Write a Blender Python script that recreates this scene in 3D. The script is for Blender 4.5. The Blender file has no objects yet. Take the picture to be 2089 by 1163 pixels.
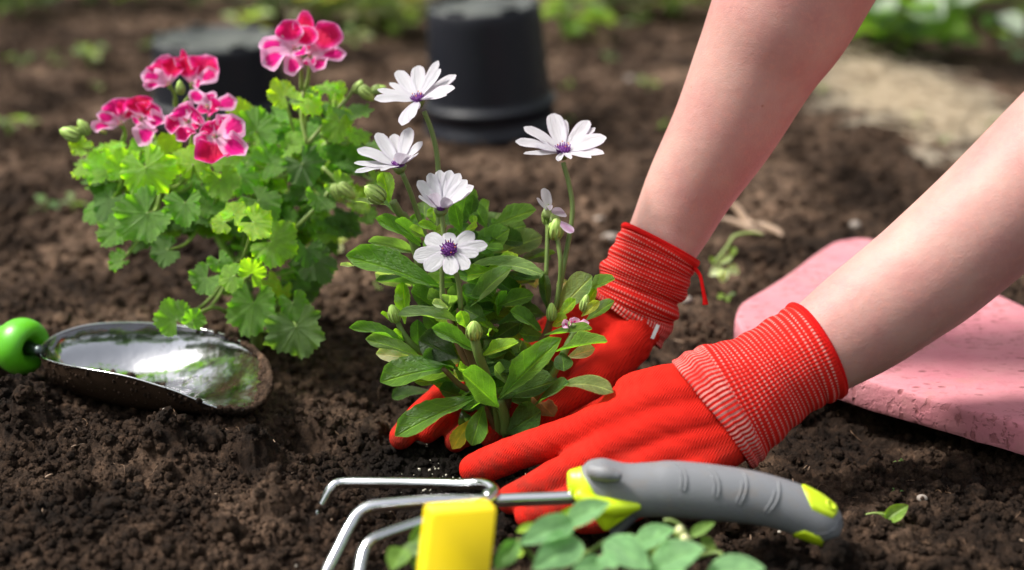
import bpy, math, random
import numpy as np
from mathutils import Vector, Matrix, noise as mnoise
random.seed(7); rng = np.random.default_rng(7)
SC = bpy.context.scene
COL = SC.collection
PI = math.pi

# ------------------------------------------------------------------ camera
FPX = 3300.0; TH = math.radians(20.5); CAMH = 0.5
FWD = Vector((0, math.cos(TH), -math.sin(TH))); UP = Vector((0, math.sin(TH), math.cos(TH))); RT = Vector((1, 0, 0))
cd = bpy.data.cameras.new('camera'); cam = bpy.data.objects.new('camera', cd); COL.objects.link(cam)
cam.location = (0, 0, CAMH); cam.rotation_euler = (PI/2 - TH, 0, 0)
cd.sensor_width = 36; cd.lens = FPX*36/2089; cd.clip_start = 0.02; cd.clip_end = 400
cd.dof.use_dof = True; cd.dof.focus_distance = 1.105; cd.dof.aperture_fstop = 2.8; cd.dof.aperture_blades = 9
SC.camera = cam
# ------------------------------------------------------------------ light
W = bpy.data.worlds.new('World'); SC.world = W; W.use_nodes = True
wn = W.node_tree.nodes; wl = W.node_tree.links; bgn = wn['Background']
SUN_EL, SUN_AZ = 54, -82        # elevation; azimuth from +Y (away from the camera) towards -X when negative
sky = wn.new('ShaderNodeTexSky'); sky.sky_type = 'NISHITA'; sky.sun_disc = False
sky.sun_elevation = math.radians(SUN_EL); sky.sun_rotation = math.radians(SUN_AZ)
sky.air_density = 1.0; sky.dust_density = 3.0; sky.ozone_density = 1.0
hs = wn.new('ShaderNodeHueSaturation'); hs.inputs['Saturation'].default_value = 0.25
wl.new(sky.outputs[0], hs.inputs['Color']); wl.new(hs.outputs[0], bgn.inputs[0]); bgn.inputs[1].default_value = 0.15
sd = bpy.data.lights.new('sun', 'SUN'); sun = bpy.data.objects.new('sun', sd); COL.objects.link(sun)
sd.energy = 3.0; sd.angle = math.radians(12); sd.color = (1, 0.955, 0.88)
sv = Vector((math.sin(math.radians(SUN_AZ))*math.cos(math.radians(SUN_EL)), math.cos(math.radians(SUN_AZ))*math.cos(math.radians(SUN_EL)), math.sin(math.radians(SUN_EL))))
sun.rotation_euler = sv.to_track_quat('Z', 'Y').to_euler()
VS = SC.view_settings; VS.view_transform = 'Standard'; VS.look = 'None'; VS.gamma = 1; VS.use_curve_mapping = False
VS.exposure = 1.0
SC.cycles.max_bounces = 8; SC.cycles.transmission_bounces = 4; SC.cycles.use_denoising = True

# ------------------------------------------------------------------ helpers
def P(px, py, d):
    """photograph pixel + distance along the view axis -> point in the garden"""
    return Vector((0, 0, CAMH)) + d*(FWD + RT*((px-1044.5)/FPX) + UP*(-(py-581.5)/FPX))
def G(px, py, z=0.0):
    k = -(py-581.5)/FPX; zz = -math.sin(TH) + k*math.cos(TH)
    return P(px, py, (CAMH-z)/(-zz))
def GD(px, py, z=0.0):
    k = -(py-581.5)/FPX; zz = -math.sin(TH) + k*math.cos(TH)
    return (CAMH-z)/(-zz)
WM = {}
def tag(o, label=None, cat=None, group=None, kind=None):
    if label: o['label'] = label
    if cat: o['category'] = cat
    if group: o['group'] = group
    if kind: o['kind'] = kind
    return o
def empty(name, loc, label, cat, group=None):
    o = bpy.data.objects.new(name, None); COL.objects.link(o); o.location = loc; o.empty_display_size = 0.02
    WM[o] = Matrix.Translation(loc)
    return tag(o, label, cat, group)
def setp(o, parent):
    if parent is not None:
        o.parent = parent; o.matrix_parent_inverse = WM[parent].inverted()
def mesh(name, verts, faces, mat, uv=None, smooth=True):
    me = bpy.data.meshes.new(name)
    if isinstance(verts, np.ndarray): verts = verts.tolist()
    me.from_pydata(verts, [], faces)
    if uv is not None:
        l = me.uv_layers.new(name='UVMap'); vi = np.zeros(len(me.loops), np.int32); me.loops.foreach_get('vertex_index', vi)
        l.data.foreach_set('uv', np.asarray(uv, np.float32)[vi].ravel())
    if smooth: me.polygons.foreach_set('use_smooth', [True]*len(me.polygons))
    if mat: me.materials.append(mat)
    me.update()
    return me
def place(name, me, parent=None, M=None, color=None):
    o = bpy.data.objects.new(name, me); COL.objects.link(o)
    M = M or Matrix.Identity(4)
    setp(o, parent); o.matrix_basis = M; WM[o] = M.copy()
    if color: o.color = (*color, 1)
    return o
def grid_faces(nu, nv, wrap=False, off=0):
    f = []
    for j in range(nv-1):
        for i in range(nu if wrap else nu-1):
            a = j*nu+i; b = j*nu+(i+1) % nu
            f.append((off+a, off+b, off+b+nu, off+a+nu))
    return f
def spline(pts, n):
    """Catmull-Rom through rows of numbers"""
    p = np.array([list(q) for q in pts], float); p = np.vstack([2*p[0]-p[1], p, 2*p[-1]-p[-2]])
    out = []; m = len(p)-3
    for k in np.linspace(0, m-1e-6, n):
        i = int(k); t = k-i; a, b, c, d = p[i:i+4]
        out.append(0.5*((2*b)+(-a+c)*t+(2*a-5*b+4*c-d)*t*t+(-a+3*b-3*c+d)*t**3))
    return np.array(out)
def tube_geo(pts, n=24, seg=8, cap=True):
    """pts rows: x,y,z,r. returns verts, faces, uv"""
    s = spline(pts, n) if n else np.array([list(q) for q in pts], float)
    n = len(s); V = []; UV = []; prev = None; L = 0
    for k in range(n):
        t = Vector(s[min(k+1, n-1)][:3]-s[max(k-1, 0)][:3]).normalized()
        if prev is None: nx = t.orthogonal().normalized()
        else: nx = (prev - t*prev.dot(t)).normalized()
        prev = nx; ny = t.cross(nx); c = Vector(s[k][:3]); r = s[k][3]
        for a in range(seg):
            th = 2*PI*a/seg; V.append(tuple(c+nx*(r*math.cos(th))+ny*(r*math.sin(th)))); UV.append((a/seg, k/(n-1)))
    F = grid_faces(seg, n, True)
    if cap:
        F.append(tuple(range(seg))[::-1]); F.append(tuple((n-1)*seg+a for a in range(seg)))
    return V, F, UV
class Geo:
    def __init__(s): s.v = []; s.f = []; s.uv = []
    def add(s, g, uvv=None):
        o = len(s.v); s.v += list(g[0]); s.f += [tuple(i+o for i in q) for q in g[1]]; s.uv += list(g[2])
    def mesh(s, name, mat, smooth=True): return mesh(name, s.v, s.f, mat, s.uv, smooth)
def tube(name, pts, mat, parent=None, n=24, seg=8, color=None):
    v, f, uv = tube_geo(pts, n, seg); return place(name, mesh(name, v, f, mat, uv), parent, None, color)
def lathe_geo(profile, M, seg=32):
    """profile rows (r, z) revolved about local Z then placed by M"""
    V = []; UV = []
    for j, (r, z) in enumerate(profile):
        for a in range(seg):
            th = 2*PI*a/seg; V.append(tuple(M @ Vector((r*math.cos(th), r*math.sin(th), z)))); UV.append((a/seg, j/(len(profile)-1)))
    return V, grid_faces(seg, len(profile), True), UV
def frame(o, y, z):
    """matrix with local Y along y, local Z near z"""
    y = y.normalized(); x = y.cross(z).normalized(); z = x.cross(y)
    return Matrix(((x.x, y.x, z.x, o.x), (x.y, y.y, z.y, o.y), (x.z, y.z, z.z, o.z), (0, 0, 0, 1)))
def scl(a, b, c): return Matrix.Diagonal((a, b, c, 1))

# numpy value noise
_lat = rng.random((256, 256))
def vnoise(x, y):
    xi = np.floor(x).astype(int); yi = np.floor(y).astype(int); fx = x-xi; fy = y-yi
    fx = fx*fx*(3-2*fx); fy = fy*fy*(3-2*fy)
    a = _lat[xi & 255, yi & 255]; b = _lat[(xi+1) & 255, yi & 255]; c = _lat[xi & 255, (yi+1) & 255]; d = _lat[(xi+1) & 255, (yi+1) & 255]
    return (a*(1-fx)+b*fx)*(1-fy)+(c*(1-fx)+d*fx)*fy-0.5
def fbm(x, y, o=4):
    s = 0; a = 1.0
    for k in range(o): s = s+a*vnoise(x*2**k+17.3*k, y*2**k+5.1*k); a *= 0.5
    return s

# ------------------------------------------------------------------ materials
class Mt:
    def __init__(s, name):
        s.m = bpy.data.materials.new(name); s.m.use_nodes = True; s.t = s.m.node_tree; s.n = s.t.nodes; s.l = s.t.links
        s.b = s.n['Principled BSDF']; s.out = s.n['Material Output']
    def node(s, typ, ins=None, **kw):
        nd = s.n.new('ShaderNode'+typ)
        for k, v in kw.items(): setattr(nd, k, v)
        for k, v in (ins or {}).items():
            if isinstance(v, bpy.types.NodeSocket): s.l.new(v, nd.inputs[k])
            else: nd.inputs[k].default_value = v
        return nd
    def co(s, which='Object'): return s.node('TexCoord').outputs[which]
    def noise(s, scale, detail=4, rough=0.5, vec=None, dist=0.0):
        return s.node('TexNoise', {'Scale': scale, 'Detail': detail, 'Roughness': rough, 'Distortion': dist, 'Vector': vec if vec is not None else s.co()}).outputs[0]
    def math(s, op, a, b=0.0, c=0.0): return s.node('Math', {0: a, 1: b, 2: c}, operation=op).outputs[0]
    def ramp(s, fac, stops):
        r = s.node('ValToRGB', {0: fac}); e = r.color_ramp.elements
        while len(e) < len(stops): e.new(0.5)
        for q, (p, c) in zip(e, stops): q.position = p; q.color = (*c, 1) if len(c) == 3 else c
        return r.outputs[0]
    def mr(s, v, a, b, c=0.0, d=1.0): return s.node('MapRange', {0: v, 1: a, 2: b, 3: c, 4: d}).outputs[0]
    def mix(s, fac, a, b, bt='MIX'):
        nd = s.n.new('ShaderNodeMix'); nd.data_type = 'RGBA'; nd.blend_type = bt
        for i, v in ((0, fac), (6, a), (7, b)):
            if isinstance(v, bpy.types.NodeSocket): s.l.new(v, nd.inputs[i])
            else: nd.inputs[i].default_value = (*v, 1) if isinstance(v, tuple) and len(v) == 3 else v
        return nd.outputs[2]
    def set(s, **kw):
        for k, v in kw.items():
            k = k.replace('_', ' ')
            if isinstance(v, bpy.types.NodeSocket): s.l.new(v, s.b.inputs[k])
            else: s.b.inputs[k].default_value = (*v, 1) if isinstance(v, tuple) and len(v) == 3 and s.b.inputs[k].type == 'RGBA' else v
        return s
    def bump(s, h, strength=0.5, dist=0.001, normal=None):
        ins = {'Strength': strength, 'Distance': dist, 'Height': h}
        if normal is not None: ins['Normal'] = normal
        b = s.node('Bump', ins); s.l.new(b.outputs[0], s.b.inputs['Normal']); return b.outputs[0]
    def translucent(s, color, fac, normal=None):
        tr = s.node('BsdfTranslucent', {'Color': color if isinstance(color, bpy.types.NodeSocket) else (*color, 1)})
        mx = s.node('MixShader', {0: fac}); s.l.new(s.b.outputs[0], mx.inputs[1]); s.l.new(tr.outputs[0], mx.inputs[2]); s.l.new(mx.outputs[0], s.out.inputs[0])

def simple(name, col, rough=0.5, **kw):
    m = Mt(name); m.set(Base_Color=col, Roughness=rough, **kw); return m

def soil_mat():
    m = Mt('soil'); c = m.node('NewGeometry').outputs['Position']
    n1 = m.noise(9, 5, .6, c); n2 = m.noise(90, 6, .7, c); n3 = m.noise(600, 3, .7, c)
    base = m.ramp(n1, [(0.36, (.022, .0138, .0095)), (0.5, (.057, .0360, .0245)), (0.64, (.145, .096, .067))])
    crumb = m.ramp(n2, [(0.38, (.36, .35, .35)), (0.52, (1.0, .97, .95)), (0.68, (2.0, 1.9, 1.8))])
    col = m.mix(1.0, base, crumb, 'MULTIPLY')
    sp = m.ramp(n3, [(0.28, (.6, .6, .6)), (0.72, (1.35, 1.33, 1.3))]); col = m.mix(1.0, col, sp, 'MULTIPLY')
    # drier, browner bed further away; dark damp potting compost round the daisy
    sx = m.node('SeparateXYZ', {0: c}); far = m.mr(sx.outputs[1], 1.0, 1.55)
    dry = m.ramp(m.noise(30, 5, .6, c), [(0.3, (1.3, 1.33, 1.36)), (0.7, (2.3, 2.35, 2.4))])
    col = m.mix(far, col, m.mix(1.0, col, dry, 'MULTIPLY'))
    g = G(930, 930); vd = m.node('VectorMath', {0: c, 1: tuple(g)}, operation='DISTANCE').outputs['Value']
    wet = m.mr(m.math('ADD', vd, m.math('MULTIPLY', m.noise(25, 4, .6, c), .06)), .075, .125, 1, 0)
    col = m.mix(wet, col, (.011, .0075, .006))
    # sun patch behind on the right, painted pale into the soil colour
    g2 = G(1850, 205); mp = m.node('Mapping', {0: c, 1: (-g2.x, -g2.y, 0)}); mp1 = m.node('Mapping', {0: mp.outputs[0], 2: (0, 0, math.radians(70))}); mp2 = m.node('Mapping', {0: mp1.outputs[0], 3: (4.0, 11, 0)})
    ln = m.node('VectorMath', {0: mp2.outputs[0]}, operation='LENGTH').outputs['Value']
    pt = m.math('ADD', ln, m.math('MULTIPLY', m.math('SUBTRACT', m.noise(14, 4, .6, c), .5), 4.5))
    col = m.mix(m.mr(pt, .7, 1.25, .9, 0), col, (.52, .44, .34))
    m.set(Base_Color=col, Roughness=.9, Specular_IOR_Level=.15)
    h = m.math('ADD', m.math('MULTIPLY', m.noise(350, 5, .75, c), .9), m.noise(1300, 3, .7, c))
    m.bump(h, 1.0, .0034)
    return m.m
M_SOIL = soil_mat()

def leaf_mat(name, rough, trans, back, tr_col, vein=.35, bump=.5, rib='strip', spots=.4):
    """tint comes from the object colour so one material serves every leaf"""
    m = Mt(name); oi = m.node('ObjectInfo'); tint = oi.outputs['Color']; uv = m.co('UV'); c = m.co('Object')
    s = m.node('SeparateXYZ', {0: uv}); u, v = s.outputs[0], s.outputs[1]
    n = m.noise(3.5, 5, .6, m.node('VectorMath', {0: c, 1: oi.outputs['Location']}, operation='ADD').outputs[0])
    col = m.mix(1.0, tint, m.ramp(n, [(.3, (.72, .76, .7)), (.7, (1.7, 1.55, 1.5))]), 'MULTIPLY')
    if rib == 'strip':
        d = m.math('ABSOLUTE', m.math('SUBTRACT', u, .5)); r = m.mr(d, .0, .045, 1, 0)
        vn = m.math('ABSOLUTE', m.math('SUBTRACT', m.math('FRACT', m.math('ADD', m.math('MULTIPLY', v, 6), m.math('MULTIPLY', d, -3.5))), .5)); r2 = m.math('MULTIPLY', m.mr(vn, 0, .07, 1, 0), .35)
        rr = m.math('MAXIMUM', r, r2)
    else:
        # u = angle 0..1, v = radius ; seven main veins
        a = m.math('MULTIPLY', m.math('SUBTRACT', u, .5), 7.0); fr = m.math('ABSOLUTE', m.math('SUBTRACT', m.math('FRACT', m.math('ADD', a, .5)), .5))
        fr = m.math('MULTIPLY', fr, v); r = m.mr(fr, 0, .045, 1, 0)
        fb = m.math('ABSOLUTE', m.math('SUBTRACT', m.math('FRACT', m.math('ADD', m.math('MULTIPLY', v, 5), m.math('MULTIPLY', m.math('ABSOLUTE', m.math('SUBTRACT', m.math('FRACT', m.math('ADD', a, .5)), .5)), -4))), .5))
        rr = m.math('MAXIMUM', r, m.math('MULTIPLY', m.mr(fb, 0, .08, 1, 0), .4))
    lt = m.mix(1.0, col, (2.8, 2.3, 2.2), 'MULTIPLY'); col = m.mix(m.math('MULTIPLY', rr, vein), col, lt)
    if rib == 'strip': ed = m.mr(m.math('ABSOLUTE', m.math('SUBTRACT', u, .5)), .455, .5, 0, .5)
    else: ed = m.mr(v, .93, 1.0, 0, .45)
    col = m.mix(ed, col, lt)
    dust = m.mr(m.noise(14, 4, .7, c), .6, .72, 0, spots); col = m.mix(dust, col, (.22, .27, .17))
    gb = m.node('NewGeometry').outputs['Backfacing']
    col2 = m.mix(gb, col, m.mix(.55, col, back))
    m.set(Base_Color=col2, Roughness=m.mr(m.noise(9, 3, .6, c), .3, .7, rough-.08, rough+.14), Specular_IOR_Level=.5 if rib == 'strip' else .3)
    h = m.math('ADD', m.math('MULTIPLY', rr, -.8), m.math('MULTIPLY', m.noise(22, 4, .6, c), .9)); m.bump(h, bump, .06)
    m.translucent(m.mix(1.0, m.mix(.5, col, tint), tr_col, 'MULTIPLY'), trans)
    return m.m
M_DAISYLEAF = leaf_mat('daisy_leaf', .32, .28, (.20, .25, .16), (4.6, 5.0, 1.5), 1.0, .6)
M_GERLEAF = leaf_mat('pelargonium_leaf', .42, .42, (.20, .30, .12), (4.6, 5.0, 1.0), .13, .5, 'palm', .12)
M_SEEDLEAF = leaf_mat('seedling_leaf', .5, .3, (.16, .28, .14), (3.0, 3.6, 1.8), .25, .3, 'strip', .1)
M_WEED = leaf_mat('weed_leaf', .33, .3, (.2, .3, .12), (4.5, 4.5, 1.2), .3, .3, 'strip', .1)

def stem_mat(name, a, b):
    m = Mt(name); col = m.mix(m.noise(30, 3), a, b); m.set(Base_Color=col, Roughness=.5); m.bump(m.noise(900, 2), .5, .0006); return m.m
M_STEM = stem_mat('stem', (.10, .17, .035), (.17, .22, .06))
M_WOODYSTEM = stem_mat('woody_stem', (.12, .10, .035), (.16, .06, .035))
M_PALESTEM = stem_mat('pale_stem', (.20, .30, .07), (.28, .36, .10))

def daisy_petal_mat():
    m = Mt('white_petal'); uv = m.co('UV'); s = m.node('SeparateXYZ', {0: uv}); u, v = s.outputs[0], s.outputs[1]; oi = m.node('ObjectInfo')
    st = m.noise(1, 3, .5, m.node('Mapping', {0: uv, 3: (26, 1.6, 1)}).outputs[0])
    front = m.mix(m.mr(v, .02, .13, 1, 0), m.mix(m.mr(st, .45, .7, 0, .22), (.74, .73, .77), (.50, .42, .62)), (.22, .03, .30))
    edge = m.mr(m.math('ABSOLUTE', m.math('SUBTRACT', u, .5)), .42, .5, 0, .35); front = m.mix(edge, front, (.55, .36, .6))
    bstripe = m.mr(m.math('ABSOLUTE', m.math('SUBTRACT', u, .5)), .06, .42, .95, .35)
    back = m.mix(m.math('MULTIPLY', bstripe, m.mr(st, .3, .7, .6, .98)), (.70, .62, .75), (.24, .06, .22))
    gb = m.node('NewGeometry').outputs['Backfacing']
    back = m.mix(m.math('SUBTRACT', 1.0, oi.outputs['Alpha']), back, (.8, .77, .84))
    col = m.mix(gb, front, back)
    m.set(Base_Color=col, Roughness=.6, Specular_IOR_Level=.3); m.bump(st, .5, .05)
    m.translucent(m.mix(.25, (.82, .8, .88), col), .33); return m.m
M_PETAL = daisy_petal_mat()
def ger_petal_mat():
    m = Mt('magenta_petal'); uv = m.co('UV'); s = m.node('SeparateXYZ', {0: uv}); u, v = s.outputs[0], s.outputs[1]; oi = m.node('ObjectInfo')
    du = m.math('MULTIPLY', m.math('SUBTRACT', u, .5), 2.0); dv = m.math('MULTIPLY', m.math('SUBTRACT', v, .62), 2.6)
    r = m.math('SQRT', m.math('ADD', m.math('MULTIPLY', du, du), m.math('MULTIPLY', dv, dv)))
    r = m.math('ADD', r, m.math('MULTIPLY', m.math('SUBTRACT', m.noise(1, 4, .65, m.node('Mapping', {0: uv, 3: (11, 2.5, 1)}).outputs[0]), .5), .85))
    # object colour: red channel = how far the crimson blotch reaches, alpha unused
    rs = m.node('SeparateColor', {0: oi.outputs['Color']})
    rr = m.math('DIVIDE', r, rs.outputs[0])
    core = m.mix(rs.outputs[1], (.90, .008, .30), (.74, .002, .075))
    col = m.ramp(rr, [(0.0, (1, 1, 1)), (.62, (1, 1, 1)), (.9, (.3, .3, .3)), (1.0, (0, 0, 0))])
    rim = m.mix(m.mr(rr, .85, 1.2), (.92, .03, .38), (.92, .52, .78))
    cc = m.mix(col, rim, core)
    base = m.mr(v, .05, .3, .9, 0); cc = m.mix(base, cc, (.85, .55, .68))
    m.set(Base_Color=cc, Roughness=.6, Specular_IOR_Level=.2); m.bump(m.noise(1, 3, .5, m.node('Mapping', {0: uv, 3: (20, 2, 1)}).outputs[0]), .4, .06)
    m.translucent(m.mix(.25, cc, (.98, .05, .36)), .45); return m.m
M_GPETAL = ger_petal_mat()
M_DISC = simple('purple_disc', (.10, .012, .16), .6).m
M_STAMEN = simple('stamen', (.16, .02, .22), .6).m
M_POLLEN = simple('orange_pollen', (.75, .25, .03), .7).m
def bud_mat():
    m = Mt('bud'); uv = m.co('UV'); s = m.node('SeparateXYZ', {0: uv})
    st = m.math('ABSOLUTE', m.math('SUBTRACT', m.math('FRACT', m.math('MULTIPLY', s.outputs[0], 9)), .5))
    m.set(Base_Color=m.mix(m.mr(st, .1, .4), (.42, .58, .14), (.26, .42, .07)), Roughness=.5); return m.m
M_BUD = bud_mat()

def glove_mat():
    m = Mt('glove_fabric'); c = m.co()
    w1 = m.node('TexWave', {'Vector': m.node('Mapping', {0: c, 2: (0, 0, .65)}).outputs[0], 'Scale': 210, 'Distortion': .6}).outputs[1]
    w2 = m.node('TexWave', {'Vector': m.node('Mapping', {0: c, 2: (.6, .9, .65)}).outputs[0], 'Scale': 210, 'Distortion': .6}, bands_direction='Z').outputs[1]
    kn = m.math('MULTIPLY', w1, w2)
    n = m.noise(14, 4, .6, c)
    col = m.mix(m.mr(n, .35, .65), (.53, .011, .005), (.62, .018, .008))
    col = m.mix(m.math('MULTIPLY', kn, .45), col, (.30, .003, .003))
    sx = m.node('SeparateXYZ', {0: c}); dirt = m.math('MULTIPLY', m.mr(sx.outputs[2], .012, .042, 1, 0), m.mr(m.noise(60, 5, .7, c), .40, .60, 0, .6))
    col = m.mix(dirt, col, (.10, .028, .018))
    m.set(Base_Color=col, Roughness=.8, Specular_IOR_Level=.12)
    b1 = m.node('Bump', {'Strength': .45, 'Distance': .004, 'Height': m.noise(30, 4, .5, c, .4)})
    b2 = m.node('Bump', {'Strength': .55, 'Distance': .0009, 'Height': kn, 'Normal': b1.outputs[0]}); m.l.new(b2.outputs[0], m.b.inputs['Normal'])
    return m.m
M_GLOVE = glove_mat()
def cuff_mat(rows, cols):
    m = Mt('knit_cuff'); uv = m.co('UV'); s = m.node('SeparateXYZ', {0: uv}); u, v = s.outputs[0], s.outputs[1]
    fu = m.math('FRACT', m.math('MULTIPLY', u, cols)); fv = m.math('FRACT', m.math('MULTIPLY', v, rows))
    dot = m.math('MULTIPLY', m.mr(m.math('ABSOLUTE', m.math('SUBTRACT', fu, .5)), .18, .34, 1, 0), m.mr(m.math('ABSOLUTE', m.math('SUBTRACT', fv, .5)), .10, .22, 1, 0))
    dash = m.math('MULTIPLY', m.mr(m.math('ABSOLUTE', m.math('SUBTRACT', m.math('FRACT', m.math('MULTIPLY', u, cols*.9)), .5)), .17, .28, 1, 0), m.mr(m.math('ABSOLUTE', m.math('SUBTRACT', m.math('FRACT', m.math('MULTIPLY', v, rows*.5)), .5)), .40, .47, 1, .75))
    band = m.mr(v, .165, .175, 1, 0); hem = m.mr(v, .955, .965, 1, 0)
    wn_ = m.mr(m.noise(60, 3, .6), .3, .5, .45, 1)
    fac = m.math('MULTIPLY', m.math('MULTIPLY', m.math('ADD', m.math('MULTIPLY', dash, band), m.math('MULTIPLY', dot, m.math('SUBTRACT', 1.0, band))), hem), wn_)
    m.set(Base_Color=m.mix(m.math('MULTIPLY', fac, m.mr(m.noise(40, 4, .6), .3, .7, .35, .75)), (.57, .012, .008), (.66, .43, .39)), Roughness=.8, Specular_IOR_Level=.12)
    h = m.math('ADD', m.math('MULTIPLY', m.mr(m.math('ABSOLUTE', m.math('SUBTRACT', fv, .5)), 0, .5, 1, 0), .7), m.math('MULTIPLY', m.math('ABSOLUTE', m.math('SUBTRACT', fu, .5)), .6))
    m.bump(h, .7, .0012); return m.m
M_CUFF = cuff_mat(25, 84)
M_HEM = simple('red_hem', (.55, .006, .006), .8, Specular_IOR_Level=.1); M_HEM.bump(M_HEM.noise(1200, 2), .7, .001); M_HEM = M_HEM.m
def skin_mat():
    m = Mt('skin'); c = m.co()
    n = m.noise(22, 5, .6, c); n2 = m.noise(240, 4, .65, c)
    col = m.mix(m.mr(n, .35, .68), (.50, .290, .250), (.45, .200, .185))
    col = m.mix(m.mr(n2, .50, .70, 0, .45), col, (.60, .27, .22))
    sp = m.node('TexVoronoi', {'Scale': 55, 'Vector': c}); fk = m.math('MULTIPLY', m.mr(sp.outputs['Distance'], .03, .065, 1, 0), m.mr(m.noise(19, 1, .5, c), .52, .56, 0, .65))
    col = m.mix(fk, col, (.33, .12, .07))
    m.set(Base_Color=col, Roughness=.50, Subsurface_Weight=.28, Subsurface_Radius=(.012, .0045, .0025), Subsurface_Scale=.6, Specular_IOR_Level=.35)
    h = m.math('ADD', m.noise(900, 3, .6, c), m.math('MULTIPLY', m.noise(140, 4, .6, c), 1.3)); m.bump(h, .45, .0008); return m.m
M_SKIN = skin_mat()
def metal_mat(name, col, rough, dirty=0.0, amp=.03):
    m = Mt(name); c = m.co()
    sc = m.noise(1, 4, .7, m.node('Mapping', {0: c, 3: (40, 900, 300)}).outputs[0]); n = m.noise(35, 5, .6, c)
    m.set(Base_Color=col, Metallic=1.0, Roughness=m.math('ADD', m.mr(n, .4, .75, rough, rough+.14), m.math('MULTIPLY', sc, amp))); m.bump(sc, .04, .0004)
    return m
M_STEEL = metal_mat('polished_steel', (.62, .62, .63), .06).m
def scoop_mat():
    m = metal_mat('scoop_steel', (.42, .42, .43), .06, amp=.03); c = m.co(); gm = m.node('NewGeometry')
    ux = m.node('SeparateXYZ', {0: m.co('UV')}); u, v = ux.outputs[0], ux.outputs[1]
    tip = m.mr(v, .42, .95); n = m.noise(55, 6, .75, c); n2 = m.noise(8, 4, .6, c)
    # film of dried mud thickening towards the blade tip, the outside smeared all over
    f_in = m.math('MULTIPLY', m.mr(m.math('ADD', n, m.math('MULTIPLY', tip, .34)), .60, .84), .95)
    f_out = m.mr(m.math('ADD', n, m.math('MULTIPLY', n2, .4)), .45, .6, .6, 1)
    f = m.node('Mix', {0: gm.outputs['Backfacing'], 2: f_in, 3: f_out}).outputs[0]
    dr = m.node('BsdfPrincipled', {'Base Color': (.032, .019, .012, 1), 'Roughness': 1.0, 'Specular IOR Level': .04})
    smear = m.node('MixShader', {0: f}); m.l.new(m.b.outputs[0], smear.inputs[1]); m.l.new(dr.outputs[0], smear.inputs[2]); m.l.new(smear.outputs[0], m.out.inputs[0])
    m.bump(m.math('ADD', m.noise(28, 3, .5, c), m.math('MULTIPLY', m.noise(300, 3, .6, c), .05)), .22, .008)
    return m.m
M_SCOOP = scoop_mat()
def rubber(name, col, rough=.5, dust=.25, b=.3):
    m = Mt(name); c = m.co(); n = m.noise(80, 6, .7, c)
    m.set(Base_Color=m.mix(m.mr(n, .52, .75, 0, dust), col, (.20, .15, .11)), Roughness=m.mr(n, .3, .7, rough-.06, rough+.15)); m.bump(m.noise(700, 3, .6, c), b, .0004); return m.m
M_GREY = rubber('grey_rubber', (.165, .170, .185), .48, .45)
M_LIME = rubber('lime_plastic', (.50, .66, .012), .32, .12, .1)
M_GREEN = rubber('green_plastic', (.095, .41, .010), .34, .08, .1)
M_DARKGREY = rubber('dark_grey_rubber', (.055, .06, .07), .5)
M_BLACKSTEEL = metal_mat('dark_steel', (.10, .12, .12), .25).m
M_YELLOW = rubber('yellow_plastic', (.86, .64, .002), .4, .04, .1)
def pot_mat():
    m = Mt('black_pot_plastic'); c = m.co(); n = m.noise(18, 5, .65, c); n2 = m.noise(140, 5, .7, c)
    gn = m.node('NewGeometry'); nz = m.node('SeparateXYZ', {0: gn.outputs['Normal']}).outputs[2]
    up = m.math('MULTIPLY', m.mr(nz, .6, .95), m.mr(n, .3, .65, .1, .6))
    f = m.math('MAXIMUM', m.mr(n2, .58, .8, 0, .15), up)
    col = m.mix(f, (.007, .008, .014), (.17, .18, .16))
    m.set(Base_Color=col, Roughness=m.mr(n, .3, .7, .38, .6), Specular_IOR_Level=.35); m.bump(n2, .2, .001); return m.m
M_POT = pot_mat()
def pad_mat():
    m = Mt('pink_foam'); c = m.co(); n = m.noise(16, 5, .6, c)
    col = m.mix(m.mr(n, .38, .66), (.56, .225, .255), (.53, .175, .22))
    sx = m.node('Mapping', {0: c, 2: (0, 0, .35), 3: (90, 240, 90)})
    sc = m.mr(m.noise(1, 3, .6, sx.outputs[0]), .56, .62); fleck = m.mr(m.noise(150, 3, .6, c), .60, .66, 0, .9)
    n3 = m.mr(m.noise(11, 4, .6, c), .45, .62, .15, 1); k = m.math('MULTIPLY', m.math('MAXIMUM', sc, fleck), n3)
    col = m.mix(m.math('MULTIPLY', k, .75), col, (.22, .06, .06))
    vo = m.node('TexVoronoi', {'Scale': 1.0, 'Vector': m.node('Mapping', {0: c, 2: (0, 0, .35), 3: (70, 150, 70)}).outputs[0]}).outputs['Distance']
    pit = m.math('MULTIPLY', m.mr(vo, .14, .26, 1, 0), m.mr(m.noise(30, 3, .6, c), .45, .6, 0, .85)); col = m.mix(pit, col, (.20, .055, .06)); k = m.math('MAXIMUM', k, pit)
    drt = m.mr(m.noise(28, 6, .7, c), .56, .72, 0, .5); col = m.mix(drt, col, (.40, .20, .17))
    m.set(Base_Color=col, Roughness=.8); m.bump(m.math('SUBTRACT', m.math('MULTIPLY', m.noise(260, 4, .6, c), .5), k), .6, .002); return m.m
M_PAD = pad_mat()
M_SKYSHEENLEAF = simple('sky_sheen_leaf', (.62, .70, .54), .3).m  # leaf colour holds the white of reflected sky
M_PERLITE = simple('perlite', (.55, .50, .42), .8).m
M_SUNSTRAW = stem_mat('sun_streak_straw', (.74, .62, .45), (.45, .34, .22))
M_TWIG = stem_mat('dry_twig', (.34, .24, .16), (.20, .12, .08))
M_ROOT = stem_mat('root_fibre', (.22, .12, .06), (.10, .055, .03))
M_STONE = simple('stone', (.26, .22, .19), .85).m
M_YLEAF = leaf_mat('yellow_leaf', .5, .35, (.5, .36, .04), (1.3, 1.2, .8), .2, .4, 'strip', .1)
M_THREAD = M_HEM

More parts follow.
